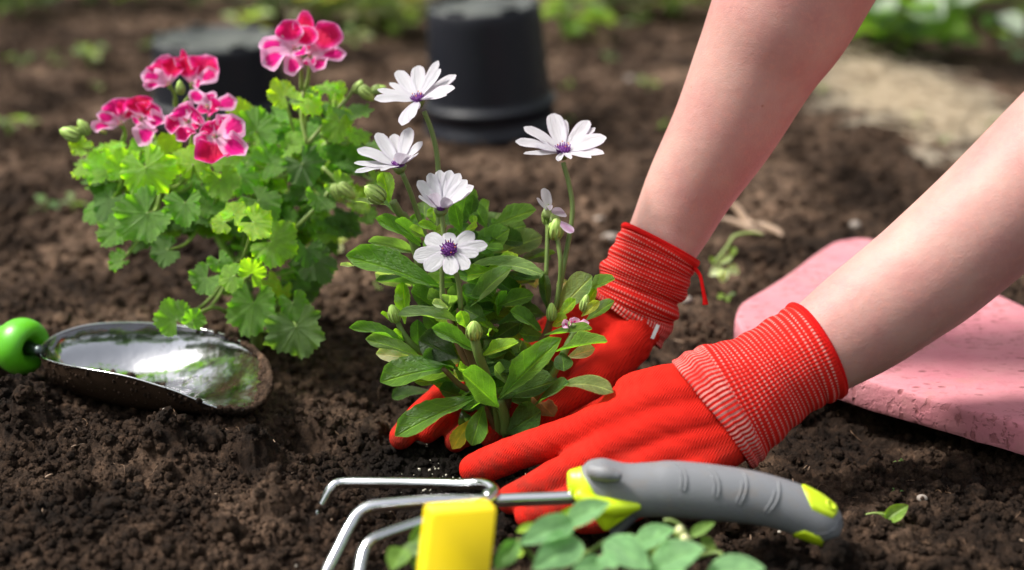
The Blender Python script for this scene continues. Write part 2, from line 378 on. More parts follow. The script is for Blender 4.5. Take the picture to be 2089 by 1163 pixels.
# ------------------------------------------------------------------ ground
DU, RR = 0.00101, 0.00168; U0, Y0 = -0.47, 0.72
ucore = np.arange(U0, -U0+1e-6, DU); NU = len(ucore); NJ = int(math.log(3.5/Y0)/RR); yj = Y0*np.exp(RR*np.arange(NJ))
def macro(x, y):
    z = 0.012*fbm(x*7+3, y*7+11, 3)+0.007*fbm(x*22+9, y*22, 3)
    def gs(px, py, a, sx, sy, rot=0.0):
        g = G(px, py); dx = x-g.x; dy = y-g.y; c, s = math.cos(rot), math.sin(rot)
        return a*np.exp(-((dx*c+dy*s)/sx)**2-((-dx*s+dy*c)/sy)**2)
    z = z+gs(170, 905, .014, .14, .045)+gs(20, 880, .022, .035, .03)+gs(340, 935, .013, .022, .018)+gs(520, 950, .011, .026, .022)+gs(250, 1060, .010, .08, .04)
    z = z+gs(480, 880, .008, .04, .018)-gs(608, 890, .034, .022, .016)+gs(600, 850, .010, .03, .014)+gs(560, 1060, .012, .035, .03)
    z = z-gs(930, 935, .012, .065, .045)-gs(1180, 1010, .012, .14, .05)+gs(860, 700, .006, .10, .04)-gs(1450, 1075, .010, .12, .03)
    z = z+gs(690, 1040, .010, .03, .03)-gs(1950, 800, .012, .25, .16)+gs(1420, 640, .010, .04, .04)
    return z
U, Y = np.meshgrid(ucore, yj); X = U*Y
Zm = macro(X, Y); B = np.zeros_like(X)
def lumps(n, r0, r1, pw, sink, hgt, on_top=True, ymax=3.4):
    us = rng.uniform(U0, -U0, n); ys = Y0*np.exp(rng.uniform(0, math.log(ymax/Y0), n)); rs = r0*(r1/r0)**(rng.random(n)**pw)
    for u, y, r in zip(us, ys, rs):
        i = (u-U0)/DU; j = math.log(y/Y0)/RR; ri = r/(y*DU)*1.3; rj = r/(y*RR)*1.3
        if rj < .9: continue
        i0, i1, j0, j1 = max(0, int(i-ri)), min(NU, int(i+ri)+2), max(0, int(j-rj)), min(NJ, int(j+rj)+2)
        if i1 <= i0 or j1 <= j0: continue
        dx = X[j0:j1, i0:i1]-u*y; dy = Y[j0:j1, i0:i1]-y; a = random.uniform(0, PI); ca, sa = math.cos(a), math.sin(a); st = random.uniform(.75, 1.3)
        th = np.arctan2(dy, dx); rad = r*(1+.16*np.sin(3*th+a*5)+.10*np.sin(5*th+a*9))
        q = ((dx*ca+dy*sa)*st)**2+((-dx*sa+dy*ca)/st)**2; q = np.clip(1-q/rad**2, 0, 1)
        jc, ic = min(NJ-1, max(0, int(j))), min(NU-1, max(0, int(i)))
        base = (B[jc, ic] if on_top else 0)-sink*r
        B[j0:j1, i0:i1] = np.maximum(B[j0:j1, i0:i1], np.where(q > 0, base+hgt*r*np.sqrt(q), -1))
lumps(260, .010, .030, 1.3, .60, .95)
for px_, py_, r_ in [(345,935,.019),(515,945,.017),(40,850,.022),(75,900,.015),(560,1050,.017),(620,1000,.012),(150,1010,.014),(1560,1100,.016),(1610,1060,.012),(1960,930,.014),(1850,940,.010)]:
    g_ = G(px_, py_); q_ = np.clip(1-(((X-g_.x)/r_)**2+((Y-g_.y)/(r_*.95))**2)*(1+.5*fbm(X*70, Y*70, 2)), 0, 1); B = np.maximum(B, np.where(q_ > 0, r_*.85*np.sqrt(q_), 0))
lumps(1300, .0045, .010, 1.6, .60, .9)
lumps(15000, .0014, .0042, 2.2, .45, 1.05)
lumps(70000, .0009, .0019, 1.0, .30, 1.2, True, 1.5)
flat = np.clip((fbm(X*5+2, Y*5+7, 3)+.12)*4, 0, 1)*np.clip((X-.1)*6, 0, 1)*.75        # trodden, smoother ground on the right
far = np.clip((Y-1.25)/1.2, 0, 1)
B = B*(1-flat)+B*.22*flat
B = B*(1-.35*far)
mid = fbm(X*95, Y*95, 3)*.0040+fbm(X*260, Y*260, 3)*.0022*(1-far)+np.abs(fbm(X*150, Y*150, 3))*-.0028*(1-.6*far)
# the hole where the daisy is being set: fine dark compost
hf = (fbm(X*230+3, Y*230, 3)*.0030+fbm(X*520, Y*520+8, 2)*.0016+(rng.random(X.shape)-.5)*.0007)*(1-.5*far)
Z = Zm+B*.95+mid+hf*(1-.35*flat)-.004
def surf(x, y):
    i = int(round((x/y-U0)/DU)); j = int(round(math.log(max(y, Y0)/Y0)/RR))
    if 0 <= i < NU and 0 <= j < NJ: return float(Z[j, i])
    return 0.0
uo = np.array([-30, -8, -2.5, -1.1, -.7, -.55]); uall = np.concatenate([uo, ucore, -uo[::-1]])
yb = np.array([-60, -12, -3, -.6, 0.1, .4, .58, .67]); ya = np.array([3.56, 3.8, 4.3, 5.5, 8, 14, 30, 90])
yall = np.concatenate([yb, yj, ya])
UU, YY = np.meshgrid(uall, yall); XX = UU*np.maximum(YY, Y0)
ZZ = np.clip(macro(XX, YY), -.02, .02)*(np.abs(YY) < 6); ZZ[len(yb):len(yb)+NJ, len(uo):len(uo)+NU] = Z
nx_, ny_ = len(uall), len(yall)
me = bpy.data.meshes.new('ground'); nv = nx_*ny_; me.vertices.add(nv)
me.vertices.foreach_set('co', np.stack([XX, YY, ZZ], -1).astype(np.float32).ravel())
ii, jj = np.meshgrid(np.arange(nx_-1), np.arange(ny_-1)); a_ = (jj*nx_+ii).ravel(); q_ = np.stack([a_, a_+1, a_+1+nx_, a_+nx_], -1).astype(np.int32)
me.loops.add(q_.size); me.polygons.add(len(q_)); me.loops.foreach_set('vertex_index', q_.ravel())
me.polygons.foreach_set('loop_start', np.arange(0, q_.size, 4, dtype=np.int32))
me.update(calc_edges=True); me.polygons.foreach_set('use_smooth', np.ones(len(q_), bool)); me.materials.append(M_SOIL)
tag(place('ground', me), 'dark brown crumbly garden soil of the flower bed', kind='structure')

def crumb_object(name, pts, scales, mat, parent=None, rough=.28):
    """points with a random rotation and size each carrying one lumpy crumb, by geometry nodes"""
    me = bpy.data.meshes.new(name); me.vertices.add(len(pts)); me.vertices.foreach_set('co', np.asarray(pts, np.float32).ravel())
    at = me.attributes.new('size', 'FLOAT', 'POINT'); at.data.foreach_set('value', np.asarray(scales, np.float32)); me.update(); me.materials.append(mat)
    o = place(name, me, parent); o['kind'] = 'stuff'
    ng = bpy.data.node_groups.new(name+'_scatter', 'GeometryNodeTree'); ng.interface.new_socket('Geometry', in_out='INPUT', socket_type='NodeSocketGeometry'); ng.interface.new_socket('Geometry', in_out='OUTPUT', socket_type='NodeSocketGeometry')
    n = ng.nodes; l = ng.links; gi = n.new('NodeGroupInput'); go = n.new('NodeGroupOutput')
    ico = n.new('GeometryNodeMeshIcoSphere'); ico.inputs['Radius'].default_value = 1; ico.inputs['Subdivisions'].default_value = 3
    sp = n.new('GeometryNodeSetPosition'); l.new(ico.outputs[0], sp.inputs[0])
    nt = n.new('ShaderNodeTexNoise'); nt.inputs['Scale'].default_value = 2.1; nt.inputs['Detail'].default_value = 4; nt.inputs['Roughness'].default_value = .7
    pos = n.new('GeometryNodeInputPosition'); l.new(pos.outputs[0], nt.inputs['Vector'])
    vm = n.new('ShaderNodeVectorMath'); vm.operation = 'SUBTRACT'; l.new(nt.outputs['Color'], vm.inputs[0]); vm.inputs[1].default_value = (.5, .5, .5)
    v2 = n.new('ShaderNodeVectorMath'); v2.operation = 'SCALE'; l.new(vm.outputs[0], v2.inputs[0]); v2.inputs['Scale'].default_value = rough*7; l.new(v2.outputs[0], sp.inputs['Offset'])
    ss = n.new('GeometryNodeSetShadeSmooth'); l.new(sp.outputs[0], ss.inputs[0])
    sm = n.new('GeometryNodeSetMaterial'); l.new(ss.outputs[0], sm.inputs[0]); sm.inputs['Material'].default_value = mat
    ip = n.new('GeometryNodeInstanceOnPoints'); l.new(gi.outputs[0], ip.inputs['Points']); l.new(sm.outputs[0], ip.inputs['Instance'])
    rv = n.new('FunctionNodeRandomValue'); rv.data_type = 'FLOAT_VECTOR'; rv.inputs[0].default_value = (0, 0, 0); rv.inputs[1].default_value = (6.28, 6.28, 6.28); l.new(rv.outputs[0], ip.inputs['Rotation'])
    na = n.new('GeometryNodeInputNamedAttribute'); na.data_type = 'FLOAT'; na.inputs[0].default_value = 'size'; l.new(na.outputs[0], ip.inputs['Scale'])
    l.new(ip.outputs[0], go.inputs[0]); md = o.modifiers.new('scatter', 'NODES'); md.node_group = ng
    return o
cp, cs = [], []
for k in range(52000):
    u = random.uniform(-.42, .42); y = Y0*1.1*math.exp(random.random()**1.25*math.log(2.6/(Y0*1.1))); x = u*y
    if x > .1 and fbm(np.array(x*5+2), np.array(y*5+7), 3) > -.02 and random.random() < .7: continue
    s = .0006+.0036*random.random()**4.0
    if y > 1.4: s *= 1.5
    if random.random() < .003: s = random.uniform(.005, .010)
    cp.append((x, y, surf(x, y)+s*.35)); cs.append(s)
o = crumb_object('soil_crumbs', cp, cs, M_SOIL); tag(o, 'loose crumbs of dark soil scattered over the flower bed')
# perlite in the compost
pp, ps = [], []
for k in range(110):
    px = random.gauss(885, 40); py = random.gauss(945, 30)
    if k < 25: px = random.uniform(0, 2089); py = random.uniform(760, 1163)
    g = G(px, py); s = .0003+.0013*random.random()**2.5; pp.append((g.x, g.y, surf(g.x, g.y)+s*.6)); ps.append(s)
o = crumb_object('perlite_granules', pp, ps, M_PERLITE); tag(o, 'white perlite granules in the dark compost below the daisy')

# ------------------------------------------------------------------ leaf and petal meshes
def strip_mesh(name, mat, wid, arch, cup, nu=7, nv=13, wave=.0, teeth=0.0, seed=0, grooves=0.0, tip_in=0.0):
    """a blade of length 1 along +Y, greatest width 1; wid(v) gives the half-width share"""
    r = random.Random(seed); ph = r.uniform(0, 6); V, UV = [], []
    for j in range(nv):
        v = j/(nv-1)
        ang = arch*v; yy = math.sin(ang)/arch if abs(arch) > 1e-3 else v; zz = -(1-math.cos(ang))/arch if abs(arch) > 1e-3 else 0
        w = wid(v)*(1+(teeth*(1 if j % 2 else -1) if .35 < v < .95 else 0))
        for i in range(nu):
            u = i/(nu-1); s = 2*u-1
            z = zz+cup*(s*s)*w-.05*math.exp(-(s/.16)**2)*min(1, w*1.5)*(1 if grooves == 0 else 0)+wave*math.sin(v*7+ph)*s*w+wave*.6*math.sin(v*11+ph*2)*abs(s)*w-grooves*(1-abs(math.cos(s*PI*1.5)))*w
            yo = -tip_in*(1-(s*s))*0 if j < nv-1 else -tip_in*abs(s)**2
            V.append((s*w*.5, yy+yo*w, z)); UV.append((u, v))
    ey, ez = (math.sin(arch)/arch, -(1-math.cos(arch))/arch) if abs(arch) > 1e-3 else (1, 0); el = ey*ey+ez*ez      # the tip of every blade lies on +Y at 1
    V = [(x, (y*ey+z*ez)/el, (z*ey-y*ez)/el) for x, y, z in V]
    return mesh(name, V, grid_faces(nu, nv), mat, UV)
def w_obov(v): return max(.05, (.10+.9*math.sin(min(1, (v*.98)**1.25)*PI*.86)**1.0) if v < .8 else 1.0*(.10+.9*math.sin((.8*.98)**1.25*PI*.86))*math.sqrt(max(.0, 1-((v-.8)/.2)**2*.985)))
def w_petal(v): return .28+.72*math.sin(min(v/.62, 1)*PI/2) if v < .62 else math.sqrt(max(.02, 1-((v-.62)/.385)**2.4))
def w_gpetal(v): return .16+.84*math.sin(min(v/.66, 1)*PI/2)**1.3 if v < .66 else math.sqrt(max(.02, 1-((v-.66)/.345)**2.3))
def w_oval(v): return max(.04, math.sin(PI*min(1, v**.85))**.75)
DL = [strip_mesh('daisy_leaf_blade', M_DAISYLEAF, w_obov, a, c, 9, 17, w, t, k) for k, (a, c, w, t) in enumerate([(.3, .12, .05, 0), (.6, .16, .06, .03), (1.0, .12, .05, 0), (.15, .22, .07, .04), (-.4, .15, .05, 0), (1.5, .10, .04, .0), (.5, .28, .1, .03)])]
DP = [strip_mesh('daisy_petal_blade', M_PETAL, w_petal, a, c, 9, 11, w, 0, k, .05, .03) for k, (a, c, w) in enumerate([(.15, .06, .02), (.4, .10, .03), (-.25, .12, .03), (-.6, .16, .02), (.02, .2, .04)])]
GP = [strip_mesh('pelargonium_petal_blade', M_GPETAL, w_gpetal, a, c, 9, 11, w, 0, k, .03, .02) for k, (a, c, w) in enumerate([(.6, .08, .20), (-.4, .18, .22), (1.0, -.08, .16), (.2, .25, .26)])]
SL = [strip_mesh('seedling_leaf_blade', M_SEEDLEAF, w_oval, a, c, 9, 15, w, 0, k) for k, (a, c, w) in enumerate([(.5, .12, .03), (.9, .10, .04), (.2, .15, .05)])]
WL = [strip_mesh('weed_leaf_blade', M_WEED, w_oval, a, c, 5, 9, w, 0, k) for k, (a, c, w) in enumerate([(.6, .15, .06), (1.0, .1, .08), (.2, .2, .05)])]
YL = strip_mesh('yellow_leaf_blade', M_YLEAF, w_obov, .7, .15, 7, 13, .12, .05, 3)
def gleaf(seed):
    r = random.Random(seed); nA, nR = 81, 9; V, UV = [], []; ph = [r.uniform(0, 6) for _ in range(6)]; cup = r.uniform(-.35, .45); fold = r.uniform(-.25, .5)
    A = math.radians(r.uniform(138, 160)); droop = r.uniform(-.1, .5); ruf = r.uniform(.06, .13)
    for j in range(nR):
        rho = (j/(nR-1))
        for i in range(nA):
            u = i/(nA-1); a = (2*u-1)*A
            lobe = (.5+.5*math.cos(2*PI*5*(u-.5)))
            R = (.84+.10*math.cos(a)+.05*math.sin(a*2+ph[0])+.04*math.sin(a*3+ph[4]))*(1-.13*(1-lobe)**2)
            th = abs(((u*26+.15*math.sin(u*20+ph[5])) % 1)-.5)*2; R *= 1+(.085*(th-.6))*(1.5 if j == nR-1 else (.5 if j == nR-2 else 0))
            x = rho*R*math.sin(a); y = rho*R*math.cos(a)
            z = cup*(x*x+y*y)*.55+.008*rho*rho*math.cos(2*PI*7*(u-.5))+.14*rho**2*math.sin(2*a+ph[1])+ruf*rho**4*math.sin(9*a+ph[2])+ruf*.7*rho**4*math.sin(15*a+ph[3])+fold*abs(x)*.6-droop*max(0, y)**2*.6
            V.append((x, y, z)); UV.append((u, rho))
    return mesh('pelargonium_leaf_blade', V, [tuple(reversed(f)) for f in grid_faces(nA, nR)], M_GERLEAF, UV)
GL = [gleaf(k) for k in range(12)]

def blade(name, me, parent, p0, p1, wpx, n, color=None, seen=True, d=None, alpha=1.0, curl=1.0):
    """lay a blade mesh between two points; its width is what the photograph shows across, allowing for tilt"""
    ax = (p1-p0); L = ax.length; M = frame(p0, ax, n); d = d or (p0-cam.location).dot(FWD)
    w = wpx*d/FPX
    nn = M.col[2].to_3d(); vd = -((p0-cam.location).normalized())
    side = M.col[0].to_3d(); vis = math.sqrt(max(.0, 1-(side.dot(vd))**2))
    # width direction foreshortening
    w = w/max(.45, vis) if seen else w
    o = place(name, me, parent, M @ scl(w, L, max(L*.6, w)*curl))
    if color: o.color = (*color, alpha)
    return o
CAMDIR = -FWD
def nrm(a=.6, b=.6, x=0.0): return (Vector((0, 0, 1))*a+CAMDIR*b+RT*x).normalized()

# ------------------------------------------------------------------ African daisy
DB = 1.135
dz = empty('african_daisy', G(1015, 895), 'white African daisy with purple centres being planted between the red gloves', 'plant')
Z5 = lambda x, y: (680+x/2.327, 450+y/2.327)
Z4 = lambda x, y: (680+x/2.768, 100+y/2.768)
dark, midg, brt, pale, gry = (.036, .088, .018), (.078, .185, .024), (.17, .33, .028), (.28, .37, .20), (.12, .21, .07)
# (zoom, base, tip, width, d_base, d_tip, tone, mesh, up, cam, side)
LV = [
 (Z5,(500,318),(60,165),104,1.12,1.10,midg,1,.7,.6),(Z5,(415,155),(165,100),52,1.14,1.12,gry,0,.5,.8),(Z5,(100,215),(32,212),20,1.12,1.11,pale,0,.5,.6),
 (Z5,(370,310),(198,248),50,1.15,1.14,pale,0,-.3,.8),(Z5,(425,312),(200,285),26,1.14,1.12,dark,1,.8,.3),(Z5,(490,420),(368,335),92,1.14,1.12,dark,0,.5,.7),
 (Z5,(340,490),(330,292),58,1.13,1.13,brt,3,.2,.9),(Z5,(600,485),(303,450),56,1.11,1.08,gry,2,.8,.5),(Z5,(545,415),(468,392),38,1.10,1.09,pale,1,.7,.6),
 (Z5,(575,470),(590,298),78,1.13,1.12,gry,3,.2,.9),(Z5,(625,440),(850,220),66,1.12,1.09,gry,2,.6,.7),(Z5,(640,190),(836,40),92,1.15,1.14,midg,1,.6,.7),
 (Z5,(730,185),(990,75),100,1.16,1.17,gry,1,.6,.6),(Z5,(650,225),(992,255),58,1.12,1.09,gry,5,.8,.5),(Z5,(850,280),(940,225),34,1.15,1.14,pale,0,.3,.8),
 (Z5,(925,185),(1056,152),22,1.16,1.15,midg,0,.6,.6),(Z5,(1055,440),(1228,262),96,1.13,1.11,gry,0,.5,.8),(Z5,(1195,335),(1336,278),48,1.12,1.10,midg,1,.7,.6),
 (Z5,(1020,435),(998,250),46,1.13,1.13,dark,3,.2,.9),(Z5,(1068,462),(1150,372),42,1.11,1.10,brt,0,.3,.9),(Z5,(945,412),(765,275),64,1.13,1.12,dark,1,.5,.7),
 (Z5,(988,528),(840,428),66,1.11,1.09,midg,1,.7,.6),(Z5,(1010,450),(860,420),60,1.13,1.12,dark,0,.5,.6),(Z5,(695,650),(878,578),46,1.09,1.07,brt,1,.6,.7),
 (Z5,(665,612),(468,508),68,1.10,1.08,midg,1,.6,.7),(Z5,(790,845),(1082,560),92,1.10,1.07,midg,1,.6,.8),(Z5,(795,845),(1052,760),92,1.11,1.08,dark,0,.6,.7),
 (Z5,(785,885),(612,720),112,1.09,1.06,midg,0,.6,.8),(Z5,(668,845),(293,1022),98,1.10,1.07,midg,1,.7,.7),(Z5,(712,880),(658,1068),80,1.10,1.085,midg,0,.5,.8),
 (Z5,(575,690),(222,765),108,1.11,1.08,midg,1,.7,.7),(Z5,(415,655),(203,632),64,1.12,1.11,(.36,.42,.26),0,.4,.8),(Z5,(405,645),(153,562),64,1.115,1.10,gry,1,.7,.6),
 (Z5,(348,575),(76,508),46,1.11,1.09,midg,1,.8,.5),(Z5,(590,650),(405,565),120,1.11,1.10,(.03,.06,.022),0,.5,.7),(Z5,(405,610),(400,470),60,1.12,1.11,dark,3,.3,.9),
 (Z5,(1058,622),(1300,574),50,1.09,1.06,midg,1,.8,.5),(Z5,(1110,650),(1242,608),50,1.10,1.09,pale,0,.4,.8),(Z5,(1085,625),(1095,715),72,1.09,1.08,dark,0,.4,.9),
 (Z5,(955,880),(1120,768),52,1.09,1.065,dark,0,.8,.5),(Z5,(1090,785),(1328,815),70,1.07,1.045,gry,5,.8,.5),(Z5,(825,1008),(985,905),120,1.11,1.09,dark,0,.5,.8),(Z5,(1000,545),(1228,514),34,1.10,1.08,midg,0,.8,.4),
 (Z5,(1200,475),(1334,382),46,1.11,1.10,midg,1,.6,.7),(Z5,(1178,455),(1264,382),36,1.10,1.09,(.20,.26,.04),0,.5,.8),(Z5,(1180,435),(1250,318),36,1.12,1.11,brt,3,.4,.8),
 (Z5,(650,850),(503,800),74,1.12,1.11,dark,0,.6,.6),(Z5,(750,570),(905,470),76,1.13,1.12,dark,0,.5,.7),(Z5,(690,500),(780,368),84,1.13,1.13,midg,3,.3,.9),
 (Z5,(632,510),(603,428),52,1.09,1.085,brt,3,.3,.9),(Z5,(1070,690),(960,740),100,1.15,1.14,dark,0,.5,.7),(Z5,(790,700),(900,640),80,1.14,1.13,dark,0,.5,.7),
 (Z5,(860,760),(1060,690),80,1.14,1.13,dark,0,.5,.7),(Z5,(560,560),(430,440),80,1.15,1.14,dark,0,.5,.7),(Z5,(720,430),(850,370),80,1.16,1.16,dark,0,.5,.7),
 (Z5,(700,690),(800,740),70,1.13,1.12,dark,0,.5,.7),(Z5,(610,900),(640,990),60,1.13,1.13,dark,0,.5,.7),(Z5,(620,940),(720,980),50,1.13,1.12,midg,0,.5,.7),
 (Z5,(290,480),(225,440),26,1.12,1.11,brt,0,.6,.6),(Z5,(340,570),(285,520),26,1.11,1.10,brt,0,.6,.6),(Z5,(905,560),(950,700),60,1.15,1.14,pale,0,.5,.7),
 (Z5,(1040,500),(1110,462),50,1.11,1.10,brt,1,.6,.7),(Z5,(1060,340),(1110,285),50,1.15,1.15,pale,0,.5,.7),(Z5,(960,320),(950,255),60,1.16,1.16,pale,0,.5,.7),
 (Z5,(800,360),(870,430),40,1.15,1.14,pale,0,.5,.7),(Z5,(740,550),(752,515),18,1.08,1.07,brt,5,.6,.7),(Z5,(1050,740),(1075,830),60,1.14,1.13,gry,0,.5,.7),
 (Z4,(318,868),(278,695),76,1.13,1.13,brt,3,.3,.9),(Z4,(302,882),(122,858),28,1.12,1.11,(.16,.24,.08),0,.7,.5),(Z4,(345,925),(240,745),50,1.14,1.14,midg,0,.5,.7),
 (Z4,(490,1115),(240,955),74,1.12,1.10,midg,1,.7,.6),(Z4,(495,1095),(348,968),64,1.11,1.09,midg,1,.6,.7),(Z4,(500,1020),(455,932),80,1.14,1.14,midg,3,.3,.9),
 (Z4,(515,965),(512,860),64,1.15,1.15,gry,0,.4,.8),(Z4,(705,1025),(765,770),104,1.15,1.15,midg,3,.3,.9),(Z4,(722,1040),(682,875),64,1.14,1.13,midg,3,.3,.9),
 (Z4,(868,1015),(795,878),74,1.15,1.16,midg,0,.5,.7),(Z4,(890,1010),(930,925),80,1.17,1.18,gry,0,.4,.8),(Z4,(885,1005),(1145,908),78,1.15,1.14,midg,1,.7,.7),
 (Z4,(610,1035),(478,985),42,1.11,1.10,brt,1,.6,.7),(Z4,(798,1000),(790,938),38,1.13,1.13,brt,3,.3,.9),(Z4,(572,985),(560,895),52,1.14,1.14,brt,3,.3,.9),
 (Z4,(740,1030),(815,1000),44,1.12,1.11,brt,0,.5,.7),(Z4,(560,1050),(640,1000),44,1.11,1.10,(.14,.22,.04),0,.5,.8),(Z4,(520,1060),(430,1010),50,1.10,1.09,(.13,.22,.04),0,.5,.8),
 (Z4,(640,1110),(700,1020),60,1.12,1.12,midg,0,.5,.7),(Z4,(830,1120),(960,1130),40,1.13,1.12,midg,0,.7,.5),
]
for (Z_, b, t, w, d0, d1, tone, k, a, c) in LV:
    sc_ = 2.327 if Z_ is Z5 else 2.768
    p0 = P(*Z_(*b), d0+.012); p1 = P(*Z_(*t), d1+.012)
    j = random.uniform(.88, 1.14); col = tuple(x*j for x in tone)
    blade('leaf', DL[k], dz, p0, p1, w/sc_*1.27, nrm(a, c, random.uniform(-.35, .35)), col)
# shaded leaves filling the inside of the clump
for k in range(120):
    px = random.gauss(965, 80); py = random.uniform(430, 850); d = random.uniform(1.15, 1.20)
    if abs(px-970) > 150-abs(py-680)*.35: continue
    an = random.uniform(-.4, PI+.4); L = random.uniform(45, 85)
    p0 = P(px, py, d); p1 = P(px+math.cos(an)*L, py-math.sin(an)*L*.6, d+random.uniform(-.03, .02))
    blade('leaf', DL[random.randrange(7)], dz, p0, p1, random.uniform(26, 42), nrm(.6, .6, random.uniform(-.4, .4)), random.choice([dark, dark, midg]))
for k in range(70):
    px = random.gauss(985, 50); py = random.uniform(540, 845); an = random.choice([random.uniform(-.5, .6), random.uniform(PI-.6, PI+.5), random.uniform(.3, PI-.3)]); L = random.uniform(48, 88); d = random.uniform(1.122, 1.160)
    if math.hypot(px+math.cos(an)*L-965, (py-math.sin(an)*L*.6-690)*.8) > 190: continue
    blade('leaf', DL[random.randrange(7)], dz, P(px, py, d), P(px+math.cos(an)*L, py-math.sin(an)*L*.6, d-random.uniform(0, .03)), random.uniform(28, 42), nrm(.7, .6, random.uniform(-.4, .4)), random.choice([midg, midg, brt, gry, dark]))
gst = Geo()
def S(pts, r0, r1, g=gst, n=16, seg=7):
    q = [(*P(x, y, d), r0+(r1-r0)*k/(len(pts)-1)) for k, (x, y, d) in enumerate(pts)]
    g.add(tube_geo(q, n, seg))
base = (1020, 895, 1.145)
green = Geo(); woody = Geo()
z5 = lambda x, y, d: (*Z5(x, y), d)
z4 = lambda x, y, d: (*Z4(x, y), d)
S([z4(512, 352, 1.145), z4(560, 480, 1.148), z4(592, 670, 1.15), z5(500, 60, 1.15), z5(520, 300, 1.15)], .0018, .0020, green, 26)
S([z4(388, 700, 1.125), z4(435, 810, 1.13), z4(478, 935, 1.135), z5(480, 200, 1.14)], .0018, .0019, green)
S([z4(608, 915, 1.11), z4(622, 1050, 1.112), z5(516, 250, 1.115), z5(518, 420, 1.12)], .0018, .0018, green)
S([z4(1298, 640, 1.14), z4(1335, 780, 1.14), z4(1350, 940, 1.14), z5(1090, 240, 1.14), z5(1058, 420, 1.14)], .0018, .0019, green, 26)
S([z4(1210, 950, 1.135), z4(1210, 1080, 1.135), z5(1010, 260, 1.135)], .0018, .0016, green)
S([z4(1262, 1040, 1.13), z4(1272, 1110, 1.13), z5(1080, 200, 1.13), z5(1075, 300, 1.135), z5(1050, 440, 1.14)], .0017, .0018, green)
S([z5(560, 180, 1.10), z5(595, 300, 1.105), z5(605, 420, 1.11)], .0019, .0018, green)
S([z4(335, 860, 1.125), z4(375, 930, 1.13), z4(415, 975, 1.135), z5(420, 250, 1.145)], .0030, .0030, green)
S([z5(292, 455, 1.12), z5(335, 540, 1.12), z5(400, 610, 1.125), z5(560, 720, 1.14)], .0018, .0026, green)
S([z5(668, 545, 1.095), z5(690, 640, 1.10), z5(730, 745, 1.115), z5(770, 860, 1.13), base], .0034, .0036, green, 20)
S([z5(1040, 440, 1.12), z5(1010, 540, 1.13), z5(930, 680, 1.14), z5(830, 850, 1.145), base], .0026, .0034, woody, 20)
S([z5(1160, 500, 1.115), z5(1120, 580, 1.115), z5(1040, 730, 1.12), z5(900, 900, 1.135), base], .0026, .0034, green, 20)
S([z5(525, 300, 1.15), z5(560, 480, 1.14), z5(620, 640, 1.14), z5(730, 830, 1.145), base], .0026, .0036, woody, 20)
S([z5(600, 420, 1.12), z5(620, 560, 1.13), z5(700, 760, 1.14), base], .0026, .0036, woody, 20)
S([z5(720, 300, 1.16), z5(720, 480, 1.15), z5(750, 700, 1.15), base], .0030, .0036, green, 20)
S([z5(520, 700, 1.11), z5(600, 780, 1.12), z5(700, 850, 1.13), base], .0018, .0024, woody, 14)
S([z5(785, 850, 1.125), z5(815, 940, 1.13), z5(820, 1010, 1.135)], .0036, .0042, green, 10)
place('stem', green.mesh('stem', M_STEM), dz); place('stem', woody.mesh('stem', M_WOODYSTEM), dz)

def cone_mesh(c, ax, r0, r1, h, mat, name, seg=16):
    prof = [(r0*.3, 0), (r0, h*.1), ((r0+r1)*.55, h*.5), (r1, h*.92), (r1*.8, h), (0.0001, h*.96)]
    M = frame(c, ax.orthogonal(), ax); M = Matrix.Translation(c) @ ax.to_track_quat('Z', 'Y').to_matrix().to_4x4()
    v, f, uv = lathe_geo(prof, M, seg); return mesh(name, v, f, mat, uv)
def daisy_flower(zf, sc_, c, d, axis, petals, purple=True, disc=.0042):
    """petals rows: tip x, tip y, width, depth shift of the tip, mesh, (towards-the-viewer side)"""
    C0 = P(*zf(*c), d); ax = Vector(axis).normalized()
    fl = place('flower', cone_mesh(C0-ax*.006, ax, .0026, .0052, .0065, M_STEM, 'calyx'), dz)
    for row in petals:
        tx, ty, w, dd, k = row[:5]; al = row[5] if len(row) > 5 else 1.0
        tip = P(*zf(tx, ty), d+dd); st = C0+(tip-C0).normalized()*.0028
        nn = ax
        if (tip-st).normalized().dot(ax) > .93: nn = CAMDIR
        # face shown to the viewer: inside faces the axis
        o = blade('petal', DP[k], fl, st, tip, w/sc_*1.04, nn if len(row) < 7 else Vector(row[6]), (1, 1, 1), alpha=al, curl=.8)
    g = Geo(); rnd = random.Random(3)
    if disc:
        M = Matrix.Translation(C0) @ ax.to_track_quat('Z', 'Y').to_matrix().to_4x4()
        pr = [(0.0001, disc*.75), (disc*.5, disc*.68), (disc*.85, disc*.42), (disc, .0), (disc*.8, -disc*.3)]
        v, f, uv = lathe_geo(pr[::-1], M, 18); place('disc', mesh('disc', v, f, M_DISC, uv), fl)
        for q in range(34):
            a = q*2.4; rr = disc*math.sqrt(q/34); p = M @ Vector((rr*math.cos(a), rr*math.sin(a), disc*.6*(1-.5*(rr/disc)**2)))
            e = M @ Vector((rr*1.2*math.cos(a), rr*1.2*math.sin(a), disc*.6+disc*.32)); g.add(tube_geo([(*p, disc*.10), (*e, disc*.07)], 0, 5))
        place('stamen', g.mesh('stamen', M_STAMEN), fl)
        if purple:
            g2 = Geo()
            for q in range(5):
                a = q*1.7; e = M @ Vector((disc*.75*math.cos(a), disc*.75*math.sin(a), disc*1.25)); MM = Matrix.Translation(e)
                g2.add(lathe_geo([(0.0001, -.0005), (.0005, 0), (.0001, .0005)], MM, 6))
            place('pollen', g2.mesh('pollen', M_POLLEN), fl)
    return fl
